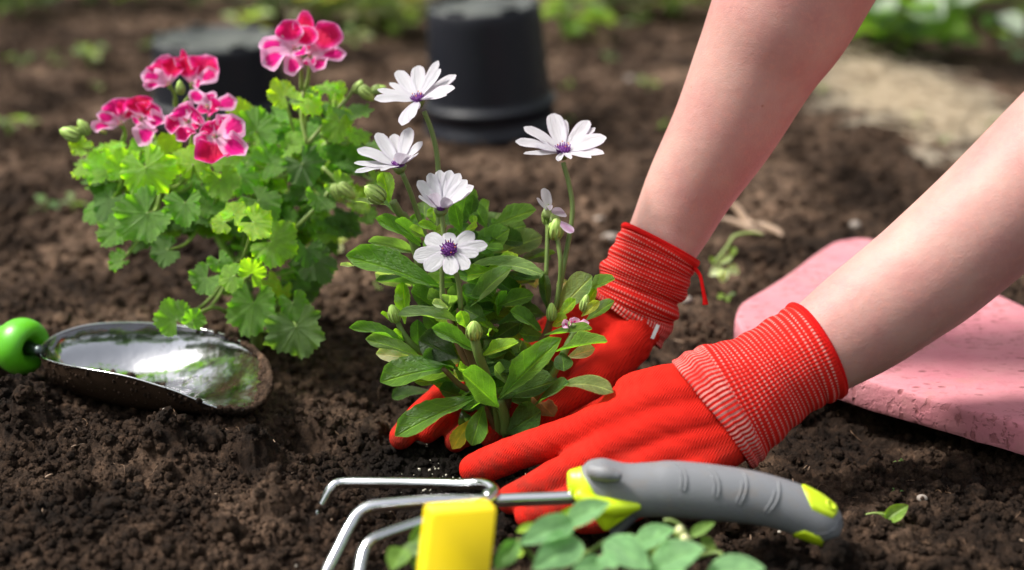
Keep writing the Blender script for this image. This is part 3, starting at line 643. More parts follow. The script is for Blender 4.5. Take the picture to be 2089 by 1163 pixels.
daisy_flower(Z4, 2.768, (478, 288), 1.145, (-.15, -.28, .95), [
 (232,285,56,-.012,1),(250,228,44,.008,0),(318,190,44,.018,0),(362,122,78,.024,2),(480,94,82,.022,2),(592,66,50,.016,0),(606,112,40,.004,2),(692,146,52,.008,0),(686,222,60,-.010,1),(640,262,44,-.020,0),
 (388,432,76,-.028,1),(430,400,62,-.031,1),(452,350,60,-.016,3),(545,262,34,-.014,3)])
daisy_flower(Z4, 2.768, (372, 662), 1.125, (-.10, -.12, .98), [
 (136,565,66,.004,1),(117,645,42,-.008,0),(123,698,46,-.020,1),(246,474,76,.014,2),(342,480,70,.020,2),(432,444,76,.014,2),(502,522,42,.004,0),(478,592,42,-.012,3),(270,688,40,-.026,1),(330,668,36,-.026,0),
 (392,590,84,-.020,3,1.0,(0,.85,.5)),(440,598,50,-.014,3)])
daisy_flower(Z4, 2.768, (606, 905), 1.11, (.08, -.25, .95), [
 (476,745,66,-.002,2),(545,700,70,.008,2),(602,684,72,.012,2),(662,684,72,.012,2),(714,702,66,.008,2),(755,740,62,.002,2),(793,775,52,-.004,2),(482,838,50,-.012,2),(766,800,50,-.010,2),
 (560,815,66,-.016,3,1.0,(-.2,.9,.3)),(656,848,66,-.018,3,1.0,(.2,.9,.3)),(700,860,56,-.014,2),(520,820,50,-.014,2)], disc=.003)
daisy_flower(Z4, 2.768, (1298, 582), 1.14, (0, -.25, .95), [
 (1028,522,52,-.004,1),(1078,440,60,.010,1),(1075,592,38,-.018,0),(1240,364,102,.022,2),(1310,400,46,.022,0),(1442,404,78,.018,2),(1478,444,44,.014,0),(1542,500,74,-.002,1),(1528,592,54,-.016,1),(1455,616,46,-.024,1),
 (1268,634,38,-.026,1),(1340,622,34,-.028,1),(1205,525,50,-.014,3),(1130,540,40,-.010,0)], disc=.0052)
daisy_flower(Z5, 2.327, (550, 140), 1.095, (0, -.80, .60), [
 (440,72,76,.008,0),(548,56,64,.012,0),(668,58,66,.008,0),(732,116,58,.002,0),(690,158,52,-.004,0),(642,228,68,-.010,0),(562,258,74,-.014,0),(436,236,72,-.010,0),(380,174,76,.0,0)], disc=.0056)
daisy_flower(Z4, 2.768, (1222, 925), 1.13, (.55, -.35, .6), [
 (1190,786,58,.004,2),(1148,842,24,-.006,0),(1306,922,70,-.016,3,1.0,(-.3,.9,-.1)),(1225,880,28,-.008,2,1.0,(0,.9,.1))], disc=0)
daisy_flower(Z4, 2.768, (1255, 962), 1.13, (.55, -.35, .6), [(1357,1034,44,-.016,1,1.0,(-.3,.9,-.1))], disc=0)
wf = place('flower', cone_mesh(P(*Z5(1140, 520), 1.105), Vector((0, -.1, 1)), .002, .004, .006, M_STEM, 'calyx'), dz); wf['label'] = 'wilted pink bloom'
for k, (tx, ty, w) in enumerate([(1214, 484, 36), (1085, 486, 38), (1150, 460, 36), (1185, 505, 30), (1120, 470, 30)]):
    o = blade('petal', GP[k % 4], wf, P(*Z5(1140, 505), 1.105), P(*Z5(tx, ty), 1.10), w/2.327*1.2, nrm(.4, .8, .3*(k-2)), None); o.color = (.25, .0, 0, 1)
def bud(parent, px, py, d, r, h, ax, mat=M_BUD, name='bud'):
    ax = Vector(ax).normalized(); M = Matrix.Translation(P(px, py, d)) @ ax.to_track_quat('Z', 'Y').to_matrix().to_4x4()
    pr = [(r*.25, -h*.55), (r*.8, -h*.4), (r, -h*.1), (r*.9, h*.2), (r*.55, h*.45), (0.0001, h*.58)]
    v, f, uv = lathe_geo(pr, M, 16); o = place(name, mesh(name, v, f, mat, uv), parent)
    g = Geo()
    for k in range(9):
        a = 2*PI*k/9; q = [(*(M @ Vector((rr*1.04*math.cos(a), rr*1.04*math.sin(a), z))), w) for rr, z, w in ((r*.3, -h*.55, .0008), (r*.85, -h*.38, .0009), (r, -h*.05, .0007), (r*.95, h*.15, .0002))]
        g.add(tube_geo(q, 8, 5))
    s = place('sepal', g.mesh('sepal', M_PALESTEM), o); return o
bud(dz, *Z4(232, 815), 1.115, .0058, .015, (-.6, -.1, .5)); bud(dz, *Z5(287, 440), 1.115, .0040, .012, (-.2, -.1, .9)); bud(dz, *Z5(668, 520), 1.09, .0052, .013, (0, -.3, .9))
bud(dz, *Z5(1036, 432), 1.115, .0032, .012, (0, -.1, .9)); bud(dz, *Z4(1255, 1015), 1.13, .0055, .014, (.1, -.1, .9)); bud(dz, *Z4(1210, 935), 1.135, .0036, .014, (0, 0, .9)); bud(dz, *Z5(1195, 390), 1.11, .0028, .011, (.2, 0, .9)); pass
o = blade('leaf', YL, dz, P(*Z5(650, 950), 1.115), P(*Z5(565, 1085), 1.10), 34, nrm(.7, .6), (.55, .40, .035)); o['label'] = 'yellowed leaf'
o = blade('leaf', YL, dz, P(*Z5(700, 1030), 1.11), P(*Z5(728, 980), 1.11), 18, nrm(.5, .7), (.5, .38, .04)); o['label'] = 'yellowed leaf'
o = blade('leaf', YL, dz, P(*Z5(980, 860), 1.12), P(*Z5(1048, 930), 1.11), 36, nrm(.3, .8), (.24, .10, .03)); o['label'] = 'dried brown leaf'
o = blade('leaf', YL, dz, P(*Z5(910, 850), 1.125), P(*Z5(975, 900), 1.11), 24, nrm(.3, .8), (.30, .14, .04)); o['label'] = 'dried brown leaf'

# ------------------------------------------------------------------ regal pelargonium
gr = empty('pelargonium', G(520, 690), 'bushy regal pelargonium with crimson and pink flowers and scalloped green leaves', 'plant')
GC = P(440, 400, 1.28)
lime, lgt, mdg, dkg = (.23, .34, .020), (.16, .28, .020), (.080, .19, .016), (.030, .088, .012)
petiole = Geo()
hubs = [(520, 640, 1.29), (480, 540, 1.28), (420, 440, 1.28), (560, 430, 1.29), (330, 380, 1.27), (620, 320, 1.28), (260, 340, 1.28), (680, 280, 1.29), (500, 300, 1.30)]
HP = [P(*h) for h in hubs]
def gl(px, py, r, d, tone, az=None, tilt=(.7, .6), k=None, pet=True, out=None):
    c = P(px, py, d); o_ = (c-GC); o_.z += .02
    o_ = o_.normalized(); n = (Vector((0, 0, 1))*tilt[0]+CAMDIR*tilt[1]+o_*.35+Vector((random.uniform(-.55, .55), random.uniform(-.4, .4), random.uniform(-.3, .2)))).normalized()
    if az is None: dr = Vector((o_.x, o_.y-.3, -.25))+Vector((random.uniform(-.4, .4), 0, 0))
    else: dr = RT*math.cos(math.radians(az))+UP*math.sin(math.radians(az))
    rr = r*d/FPX; M = frame(c, dr, n); dr = M.col[1].to_3d()
    M.translation = c-dr*rr*.35
    o = place('leaf', GL[random.randrange(12) if k is None else k], gr, M @ scl(rr*1.12, rr*1.12, rr*1.05)); j = random.uniform(.85, 1.2)
    o.color = (*(x*j for x in tone), 1)
    if pet:
        a = M.translation; h = min(HP, key=lambda q: (q-a).length); m_ = (a+h)/2-Vector((0, 0, .008))
        petiole.add(tube_geo([(*h, .0017), (*m_, .0013), (*a, .0010)], 8, 5))
TR = [(309,360,62,1.22,lgt,-60,(.8,.5)),(217,418,50,1.24,dkg,-130,(.6,.5)),(283,450,66,1.21,mdg,-140,(.5,.7)),(190,430,38,1.25,mdg,-150,(.6,.5)),(232,480,40,1.23,mdg,-120,(.5,.6)),(378,430,46,1.21,mdg,-90,(.6,.6)),
 (540,420,48,1.22,mdg,-40,(.5,.7)),(484,428,32,1.20,lime,60,(.5,.7)),(530,462,44,1.19,lime,-30,(.6,.7)),(449,452,28,1.20,lime,170,(.5,.7)),(572,500,54,1.20,lgt,-20,(.6,.6)),(650,545,52,1.23,dkg,-60,(.5,.7)),
 (519,548,34,1.20,lgt,60,(.5,.7)),(466,568,32,1.19,lgt,-160,(.6,.6)),(414,578,38,1.20,mdg,-130,(.7,.5)),(452,540,28,1.21,mdg,-60,(.5,.7)),(329,515,38,1.23,dkg,-160,(.5,.6)),(240,537,28,1.24,mdg,-150,(.4,.6)),
 (352,640,46,1.21,mdg,120,(.3,.9)),(398,645,26,1.205,mdg,60,(.3,.9)),(515,640,62,1.22,mdg,-95,(.2,1.)),(602,630,36,1.22,mdg,-70,(.3,.9)),(608,690,66,1.21,(.07,.13,.045),-80,(.3,.9)),(625,350,50,1.24,dkg,-60,(.5,.7)),
 (525,250,50,1.25,mdg,80,(.4,.8)),(725,226,52,1.24,mdg,-10,(.9,.3)),(662,178,32,1.25,lgt,150,(.5,.7)),(690,262,42,1.24,lgt,-100,(.5,.6)),(573,185,38,1.25,lime,130,(.5,.6)),(636,215,36,1.24,lime,-20,(.5,.6)),(735,280,30,1.24,lgt,-40,(.5,.6)),
 (200,350,46,1.25,lgt,-170,(.6,.6)),(165,345,30,1.25,lime,170,(.8,.4)),(250,330,40,1.24,lgt,100,(.5,.6)),(395,320,44,1.22,lime,90,(.5,.7)),(340,300,36,1.24,lime,120,(.5,.7)),(470,330,38,1.24,lgt,60,(.5,.7)),(455,380,44,1.22,lgt,-70,(.6,.6)),
 (500,370,40,1.23,mdg,-40,(.6,.6)),(560,330,42,1.25,mdg,20,(.5,.7)),(600,290,38,1.25,lgt,40,(.5,.7)),(490,220,34,1.26,lime,100,(.5,.7)),(700,385,34,1.24,lgt,-30,(.5,.6)),(735,420,28,1.25,lime,-30,(.5,.6)),(660,410,40,1.24,mdg,-50,(.5,.6)),
 (160,300,26,1.26,lime,160,(.6,.5)),(150,275,18,1.26,lime,150,(.6,.5)),(550,580,26,1.25,(.26,.34,.02),-60,(.4,.8)),(575,595,24,1.26,(.26,.34,.02),-100,(.4,.8)),(625,520,36,1.22,dkg,-90,(.5,.6)),(690,180,22,1.26,lgt,60,(.5,.6)),(770,370,24,1.26,lgt,-10,(.5,.6)),(755,440,24,1.26,mdg,0,(.5,.6))]
for t in TR: gl(*t)
blobs = [(300,385,125),(450,385,140),(590,370,125),(480,500,95),(630,240,75),(680,330,70),(230,345,70),(560,560,50),(630,480,60),(250,440,60),(710,300,55),(690,425,55),(610,555,55)]
wts = [b[2]**2 for b in blobs]
nfill = 0
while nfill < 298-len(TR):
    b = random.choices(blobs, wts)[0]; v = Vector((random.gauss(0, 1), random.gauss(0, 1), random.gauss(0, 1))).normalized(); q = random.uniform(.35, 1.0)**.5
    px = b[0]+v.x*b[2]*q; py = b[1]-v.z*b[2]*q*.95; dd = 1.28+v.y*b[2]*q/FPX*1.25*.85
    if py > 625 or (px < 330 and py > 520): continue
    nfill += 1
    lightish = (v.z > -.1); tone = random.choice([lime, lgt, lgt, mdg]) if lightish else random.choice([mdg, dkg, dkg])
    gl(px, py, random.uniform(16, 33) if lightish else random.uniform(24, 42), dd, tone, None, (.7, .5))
for a, b_ in [(0, 1), (1, 2), (1, 3), (2, 4), (3, 5), (4, 6), (5, 7), (3, 8)]:
    m_ = (HP[a]+HP[b_])/2+Vector((random.uniform(-.006, .006), 0, 0)); petiole.add(tube_geo([(*HP[a], .0036), (*m_, .0032), (*HP[b_], .0028)], 10, 7))
petiole.add(tube_geo([(*(G(525, 690)-Vector((0, 0, .02))), .0055), (*P(522, 665, 1.29), .005), (*HP[0], .0042)], 8, 8))
petiole.add(tube_geo([(*(G(520, 690)), .003), (*P(450, 630, 1.25), .0016), (*P(400, 640, 1.21), .0012)], 10, 6)); petiole.add(tube_geo([(*(G(525, 690)), .003), (*P(590, 650, 1.25), .0016), (*P(606, 672, 1.22), .0012)], 10, 6))
Z1 = lambda x, y: (x/2.585, y/2.585)
def gflower(c, d, petals, stem_to=None, cal=True):
    C0 = P(*Z1(*c), d); MM = Matrix.Translation(C0)
    v, f, uv = lathe_geo([(0.0001, -.004), (.0016, -.003), (.0022, 0), (.0008, .002)], MM, 8); fl = place('flower', mesh('calyx', v, f, M_PALESTEM, uv), gr)
    for row in petals:
        tx, ty, w, dd, core, red, k = row[:7]; nn = Vector(row[7]) if len(row) > 7 else nrm(.35, .9, random.uniform(-.3, .3))
        tip = P(*Z1(tx, ty), d+dd); o = blade('petal', GP[k], fl, C0+(tip-C0)*.04, tip, w/2.585*1.14, nn, None, curl=.9); o.color = (core, red, 0, 1)
    g = Geo()
    for q in range(5):
        e = C0+CAMDIR*.008+Vector((random.uniform(-.003, .003), 0, random.uniform(-.003, .003))); g.add(tube_geo([(*C0, .0004), (*e, .0003)], 0, 4))
    place('stamen', g.mesh('stamen', M_GPETAL), fl).color = (.5, 1, 0, 1)
    if stem_to:
        a = P(*Z1(*stem_to), d+.02); petiole.add(tube_geo([(*a, .0020), (*((a+C0)/2+Vector((.002, 0, 0))), .0015), (*C0, .0014)], 10, 6))
gflower((1555,258),1.225,[(1500,104,128,.0,1.0,.8,0),(1640,140,120,.004,1.0,.8,1),(1362,240,104,.0,.62,.0,0),(1380,342,104,-.008,.62,.1,3),(1545,402,92,-.012,.62,.1,0),(1595,290,70,-.014,.8,.1,1)],(1590,470))
gflower((1635,300),1.235,[(1590,62,96,.012,1.15,1.,1),(1775,125,140,.006,1.0,.9,0),(1690,170,130,.01,1.2,1.,3),(1828,282,62,-.004,.7,.2,0),(1712,362,92,-.012,.66,.1,0),(1620,345,80,-.012,.8,.1,1)],(1590,520))
gflower((892,445),1.25,[(838,300,130,.004,.95,.7,1),(925,300,110,.004,1.1,1.,0),(742,395,100,-.004,.6,.1,0),(752,452,50,-.008,.5,.0,3)],(925,560))
gflower((1012,445),1.25,[(955,262,44,.006,1.2,1.,1),(985,295,110,.004,1.15,.9,0),(1140,305,130,.004,1.0,.8,3),(1152,375,76,-.004,.6,.2,0),(1060,440,60,-.006,.6,.1,1)],(975,545))
gflower((640,650),1.245,[(600,520,130,.0,.95,.4,0),(690,520,100,.002,1.2,.8,3),(508,604,62,-.004,.7,.1,0),(478,672,60,-.008,.6,.1,1)],(650,740))
gflower((745,625),1.235,[(730,505,124,.004,1.2,1.,0),(780,545,70,-.004,1.1,1.,1),(850,570,96,.0,.8,.1,0),(872,650,80,-.006,.6,.1,3),(790,765,112,-.008,.6,.1,0),(700,640,60,-.006,.7,.1,1)],(720,740))
gflower((990,642),1.215,[(935,560,136,.0,.75,.1,1),(1055,595,130,.002,.8,.3,0),(868,668,84,-.004,.85,.7,3),(975,748,96,-.008,.9,.5,0),(1040,680,80,-.006,.9,.6,1)],(1010,760))
gflower((1095,565),1.22,[(1002,478,70,.004,.7,.2,0),(1120,480,56,.004,.6,.2,1),(1252,530,78,-.002,.7,.1,0),(1150,585,90,-.006,1.0,.6,3),(1060,600,70,-.006,.9,.4,0)],(1080,700))
gflower((1135,720),1.20,[(1115,864,170,-.010,1.15,1.,0),(1292,822,112,-.012,.72,.1,3),(1290,640,118,-.004,.70,.2,0),(1215,605,80,.002,.7,.1,1),(1022,760,80,-.004,.7,.2,0),(1068,660,76,.0,1.0,.7,3),(1150,620,60,.002,.9,.6,1)],(1090,860))
for (x, y, r, h, ax) in [(370,705,.0052,.015,(-.8,0,.3)),(440,670,.004,.012,(-.4,0,.7)),(1000,880,.0045,.016,(0,-.2,-.9)),(1050,885,.0045,.018,(.1,-.2,-.9)),(1935,495,.0042,.013,(.5,0,-.5)),(1780,1020,.0042,.013,(.3,0,-.7)),(1830,1010,.0045,.015,(.6,0,-.6)),(1890,455,.003,.010,(.4,0,.6)),(2000,470,.003,.01,(.7,0,.2)),(950,460,.003,.01,(0,0,.9))]:
    bud(gr, *Z1(x, y), 1.235, r, h, ax)
for pts in [((560,700),(470,680),(380,690)),((1830,520),(1890,440),(1935,480)),((1700,880),(1780,960),(1800,1000)),((1040,820),(1020,850),(1010,870)),((1600,470),(1590,620),(1620,760)),((1620,760),(1740,620),(1830,520)),((1560,1200),(1680,1080),(1740,1000))]:
    petiole.add(tube_geo([(*P(*Z1(*q), 1.245), .0016) for q in pts], 10, 6))
place('stem', petiole.mesh('stem', M_PALESTEM), gr)

# ------------------------------------------------------------------ arms and gloves
person = empty('person', G(1900, 700), 'person in red knitted gardening gloves, bare forearms reaching down to plant the daisy', 'person')
def loft_geo(st, n=60, seg=48, wob=None):
    """st rows: px, py, d, half width px, depth ratio"""
    s = spline([( *P(a, b, c), r*c/FPX, k) for a, b, c, r, k in st], n); V = []; UV = []
    for k in range(n):
        t = Vector(s[min(k+1, n-1)][:3]-s[max(k-1, 0)][:3]).normalized(); side = t.cross(FWD).normalized(); dep = side.cross(t).normalized(); c = Vector(s[k][:3])
        for a in range(seg):
            th = 2*PI*a/seg; r = s[k][3]; w = wob(k/(n-1), th) if wob else 0
            V.append(tuple(c+side*((r+w)*math.cos(th))+dep*((r*s[k][4]+w)*math.sin(th)))); UV.append((a/seg, k/(n-1)))
    L_ = np.concatenate([[0], np.cumsum(np.linalg.norm(np.diff(s[:, :3], axis=0), axis=1))]); L_ /= L_[-1]; UV = [(u_, L_[i_//seg]) for i_, (u_, _) in enumerate(UV)]
    # repeat the seam so that the pattern does not wrap backwards
    V2, UV2 = [], []
    for k in range(n):
        V2 += V[k*seg:(k+1)*seg]+[V[k*seg]]; UV2 += UV[k*seg:(k+1)*seg]+[(1.0, L_[k])]
    return V2, grid_faces(seg+1, n), UV2
def arm(st, label):
    v, f, uv = loft_geo(st, 70, 48); o = place('arm', mesh('arm', v, f, M_SKIN, uv), person); o['label'] = label
    # close the far end
    return o
arm([(1560,785,1.072,78,.75),(1620,748,1.072,88,.78),(1671,714,1.072,98,.82),(1755,657,1.072,112,.86),(1842,594,1.072,119,.9),(1905,546,1.072,124,.93),(2008,456,1.07,129,.95),(2120,352,1.07,136,.97),(2300,175,1.06,142,1.),(2480,0,1.05,140,1.),(2560,-110,1.05,130,1.)], 'forearm reaching past the pink pad')
arm([(1300,600,1.185,62,.8),(1330,540,1.185,70,.8),(1352,493,1.185,76,.82),(1374,450,1.185,82,.85),(1412,374,1.18,92,.88),(1480,258,1.17,109,.92),(1542,132,1.16,127,.95),(1592,38,1.15,146,.97),(1655,-85,1.14,156,1.),(1760,-290,1.12,165,1.),(1850,-460,1.11,160,1.)], 'forearm behind the daisy')
def capsule_geo(pts, seg=20, n=None):
    rows = [(*P(a, b, c), r*c/FPX) for a, b, c, r in pts]; s = spline(rows, n or 6*len(rows)); 
    p0, p1 = s[0], s[-1]; t0 = Vector(s[0][:3]-s[1][:3]).normalized(); t1 = Vector(s[-1][:3]-s[-2][:3]).normalized()
    pre = []; post = []
    for k in range(1, 6):
        a = k/5.5*PI/2; pre.insert(0, [*(Vector(p0[:3])+t0*p0[3]*math.sin(a)), p0[3]*math.cos(a)]); post.append([*(Vector(p1[:3])+t1*p1[3]*math.sin(a)), p1[3]*math.cos(a)])
    return tube_geo(pre+[list(q) for q in s]+post, 0, seg)
def blob(name, chains, mat, parent, vox=.0013, it=10):
    g = Geo()
    for c in chains: g.add(capsule_geo(c))
    me = mesh(name+'_cage', g.v, g.f, mat); o = bpy.data.objects.new(name, me); COL.objects.link(o)
    r = o.modifiers.new('r', 'REMESH'); r.mode = 'VOXEL'; r.voxel_size = vox; r.use_smooth_shade = True
    s = o.modifiers.new('s', 'SMOOTH'); s.factor = .5; s.iterations = it
    dg = bpy.context.evaluated_depsgraph_get(); dg.update(); m2 = bpy.data.meshes.new_from_object(o.evaluated_get(dg)); bpy.data.objects.remove(o)
    m2.polygons.foreach_set('use_smooth', [True]*len(m2.polygons)); m2.materials.clear(); m2.materials.append(mat)
    # cloth folds: gentle wrinkles near the knuckles and the wrist
    n = len(m2.vertices); co = np.zeros(n*3, np.float32); no = np.zeros(n*3, np.float32); m2.vertices.foreach_get('co', co); m2.vertices.foreach_get('normal', no); co = co.reshape(-1, 3); no = no.reshape(-1, 3)
    w = fbm(co[:, 0]*38+co[:, 2]*9, co[:, 2]*42+co[:, 1]*18, 2)*.0013+fbm(co[:, 0]*70+co[:, 2]*110, co[:, 2]*30-co[:, 0]*20, 2)*.0009
    co += no*w[:, None]; m2.vertices.foreach_set('co', co.ravel().astype(np.float32)); m2.update()
    return place(name, m2, parent)
near = blob('glove', [
 [(1500,905,1.062,40),(1400,965,1.052,46),(1300,1020,1.043,36),(1250,1040,1.038,30)],          # little-finger side of the hand
 [(1490,880,1.062,44),(1380,920,1.058,54),(1262,975,1.050,42)],
 [(1470,840,1.062,46),(1350,870,1.062,56),(1240,912,1.055,42)],
 [(1445,800,1.064,42),(1345,815,1.066,50),(1245,852,1.062,40)],
 [(1435,772,1.068,36),(1350,785,1.07,42),(1290,800,1.072,40)],
 [(1240,856,1.062,42),(1165,886,1.070,39),(1085,914,1.078,38),(1020,938,1.082,36),(968,957,1.085,33)],    # index
 [(1245,915,1.056,42),(1175,952,1.056,39),(1110,988,1.052,37),(1045,1018,1.047,32)],                   # middle
 [(1262,975,1.050,38),(1190,1015,1.043,34),(1130,1040,1.04,32),(1078,1052,1.037,28)],                  # ring
 [(1310,1020,1.043,36),(1270,1045,1.036,30),(1225,1062,1.034,27),(1185,1068,1.032,24)],                # little
 [(1480,862,1.063,44),(1370,893,1.062,52),(1260,940,1.056,44)],[(1460,820,1.064,43),(1350,842,1.065,50),(1250,880,1.060,42)],[(1498,892,1.062,42),(1400,942,1.056,48),(1300,985,1.050,42)],[(1440,785,1.067,38),(1345,800,1.069,44),(1262,828,1.068,38)],
 [(1390,790,1.08,48),(1305,802,1.10,42),(1240,842,1.12,36),(1180,868,1.13,33),(1130,885,1.135,30)],    # thumb, behind the palm
], M_GLOVE, person, .0013, 24)
near['label'] = 'red glove nearest the hand cultivator'
farg = blob('glove', [
 [(1300,650,1.185,44),(1210,690,1.195,56),(1120,735,1.205,44)],
 [(1272,615,1.19,38),(1180,655,1.205,48),(1105,700,1.215,40)],
 [(1312,676,1.18,38),(1235,735,1.185,52),(1150,770,1.195,42)],
 [(1300,660,1.18,42),(1260,720,1.175,50),(1200,780,1.165,42)],
 [(1105,698,1.215,38),(1010,725,1.205,33),(935,780,1.175,31),(868,838,1.150,29),(818,892,1.136,26)],      # index
 [(1118,732,1.208,38),(1020,770,1.19,32),(945,815,1.163,30),(872,878,1.140,27)],                          # middle
 [(1140,765,1.20,36),(1060,815,1.175,31),(985,862,1.155,29),(930,900,1.14,24)],                           # ring
 [(1165,780,1.19,34),(1100,835,1.17,28),(1040,870,1.155,26),(1000,892,1.145,22)],                         # little
 [(1285,700,1.175,48),(1215,775,1.155,42),(1160,815,1.14,36),(1118,838,1.13,31),(1085,855,1.125,26)],     # thumb
], M_GLOVE, person)
farg['label'] = 'red glove behind the daisy'
def wob1(v, th): return .0006*math.sin(v*21+th*.7+math.sin(th*2))*(1-.6*v)*(0.6+.4*math.cos(th))+.0006*math.sin(v*47+th*2)
def wob2(v, th):
    b = math.exp(-((v-.52+.03*math.cos(th))/.06)**2)*.0022+math.exp(-((v-.40+.03*math.cos(th))/.03)**2)*-.0018+math.exp(-((v-.32+.02*math.sin(th))/.03)**2)*.0018
    return b+.0007*math.sin(v*40+th*2)
def cuff(parent, st, wob, rows=None):
    v, f, uv = loft_geo(st, 90, 72, wob); o = place('cuff', mesh('cuff', v, f, M_CUFF, uv), parent)
    md = o.modifiers.new('thick', 'SOLIDIFY'); md.thickness = .0014; md.offset = -1
    # rolled hem
    k = 90-1; ring = [Vector(v[k*73+a]) for a in range(72)]; g = Geo(); V = []; UV = []; c = sum(ring, Vector())/72; ax = (Vector(v[k*73])-Vector(v[(k-1)*73])).normalized(); m = 10
    for a in range(72):
        rd = (ring[a]-c).normalized()
        for b in range(m): t = 2*PI*b/m; V.append(tuple(ring[a]+rd*(.0013*math.cos(t))+ax*(.0021*math.sin(t)))); UV.append((a/72, b/m))
    F = [(a*m+b, a*m+(b+1) % m, ((a+1) % 72)*m+(b+1) % m, ((a+1) % 72)*m+b) for a in range(72) for b in range(m)]
    place('hem', mesh('hem', V, F, M_HEM, UV), o); return o
cn = cuff(near, [(1455,846,1.062,131,.40),(1466,838,1.062,132,.43),(1490,823,1.063,128,.48),(1530,800,1.065,113,.58),(1575,770,1.068,102,.68),(1625,738,1.07,100,.78),(1650,724,1.071,103,.82),(1668,714,1.072,105,.84)], wob1)
cf = cuff(farg, [(1272,652,1.187,91,.60),(1285,635,1.187,90,.62),(1298,608,1.186,86,.66),(1312,575,1.186,84,.68),(1325,545,1.185,84,.75),(1338,517,1.185,82,.8),(1348,498,1.185,84,.82)], wob2)
tube('loose_thread', [(*P(1415,545,1.175), .0016), (*P(1428,562,1.17), .0014), (*P(1434,590,1.168), .0014), (*P(1438,612,1.167), .0018), (*P(1439,622,1.167), .0024)], M_HEM, cf, 16, 7)
place('care_label', mesh('care_label', *[(lambda q: ([tuple(p) for p in q], [(0, 1, 2, 3)]))([P(1327,690,1.158), P(1334,692,1.158), P(1346,664,1.158), P(1339,661,1.158)])][0], simple('grey_label', (.45, .50, .52), .6).m, [(0, 0), (1, 0), (1, 1), (0, 1)]), cf)

# ------------------------------------------------------------------ three-pronged hand cultivator
hc = empty('hand_cultivator', G(1400, 1110), 'three pronged steel hand cultivator with grey and lime handle lying before the glove', 'hand tool')
Z7 = lambda x, y: (600+x/1.8165, 900+y/1.8165)
HD = .985
def rod(name, pts, r, n=60, seg=16): return tube(name, [(*P(*Z7(x, y), d), r*1.13*k) for x, y, d, k in pts], M_STEEL, hc, n, seg)
rod('shaft', [(1075,205,.985,1),(980,211,.985,1),(850,216,.985,1),(740,221,.985,1),(640,226,.985,1)], .0038, 20)
rod('tine', [(660,222,.985,1),(560,222,.984,1),(440,228,.982,1),(330,238,.980,1),(275,248,.979,1),(235,275,.977,1),(205,320,.973,1),(160,410,.966,1),(120,490,.96,1),(85,570,.955,.9),(60,640,.95,.6),(50,680,.948,.2)], .0035, 80)
g = [(85,285,1.025,.25),(88,272,1.025,.8),(110,225,1.026,.95),(135,180,1.027,1),(155,160,1.028,1),(190,154,1.028,1),(300,154,1.022,1),(450,156,1.015,1),(600,160,1.005,1),(680,158,1.0,1),(725,168,.992,1),(745,190,.984,1),(728,215,.976,1),(680,236,.968,1),(590,262,.957,1),(450,308,.945,1),(340,345,.935,1),(290,368,.930,1),(262,400,.927,1),(248,450,.922,1),(236,520,.916,1),(222,600,.91,.9),(210,660,.906,.6),(205,690,.905,.2)]
o = rod('tine', g, .0030, 150); o['label'] = 'bent rod forming the two outer tines'
g = Geo(); w0 = P(*Z7(725, 205), .984); MM = Matrix.Translation(w0)
g.add(lathe_geo([(.0001, -.004), (.004, -.0035), (.0052, 0), (.004, .0035), (.0001, .004)], MM, 14)); place('weld', g.mesh('weld', M_STEEL), hc)
HS = [(1157,968,990),(1163,962,1008),(1172,959,1020),(1184,955,1031),(1200,941,1042),(1215,936,1049),(1233,935,1054),(1258,941,1056),(1283,945,1057),(1330,943,1055),(1371,940,1056),(1453,947,1062),(1536,960,1070),(1591,974,1082),(1635,989,1097),(1673,1008,1110),(1698,1026,1107),(1711,1040,1093),(1717,1052,1082),(1719,1062,1074)]
hs_s = spline([(a, (b+c)/2, (c-b)/2) for a, b, c in HS], 160)
def hpt(s, ang, off=0.0):
    """surface point: s 0..1 along the grip, ang 0 = towards the viewer, +90 = top"""
    k = s*159; i = min(158, int(k)); t = k-i; x, ym, r = hs_s[i]*(1-t)+hs_s[i+1]*t; R_ = r*HD/FPX; c = P(x, ym, HD)
    # nearer the end cap follow the tilt of the grip
    return c+UP*((R_+off)*math.sin(ang))-FWD*((R_*.82+off)*math.cos(ang))
def patch(name, s0f, s1f, a0, a1, off, mat, ns=50, na=48, wrap=False):
    V, UV = [], []
    for j in range(na):
        a = a0+(a1-a0)*j/(na-1); s0, s1 = s0f(a), s1f(a)
        for i in range(ns):
            u = i/(ns-1); s = s0+(s1-s0)*u; e = min(u, 1-u, *( (1, 1) if wrap else (j/(na-1), 1-j/(na-1)))); k_ = off if wrap and e > .0 else off*min(1, e/.06)
            V.append(tuple(hpt(s, a, k_))); UV.append((u, j/(na-1)))
    return place(name, mesh(name, V, grid_faces(ns, na), mat, UV), hc)
V = [tuple(hpt(j/139, 2*PI*a/64)) for j in range(140) for a in range(64)]; UV = [(a/64, j/139) for j in range(140) for a in range(64)]
F = grid_faces(64, 140, True); F.append(tuple(range(64))); F.append(tuple(139*64+a for a in range(64))[::-1])
place('grip', mesh('grip', V, F, M_GREY, UV), hc)
R_ = math.radians
sfrac = lambda x: float(np.interp(x, hs_s[:, 0], np.linspace(0, 1, 160)))
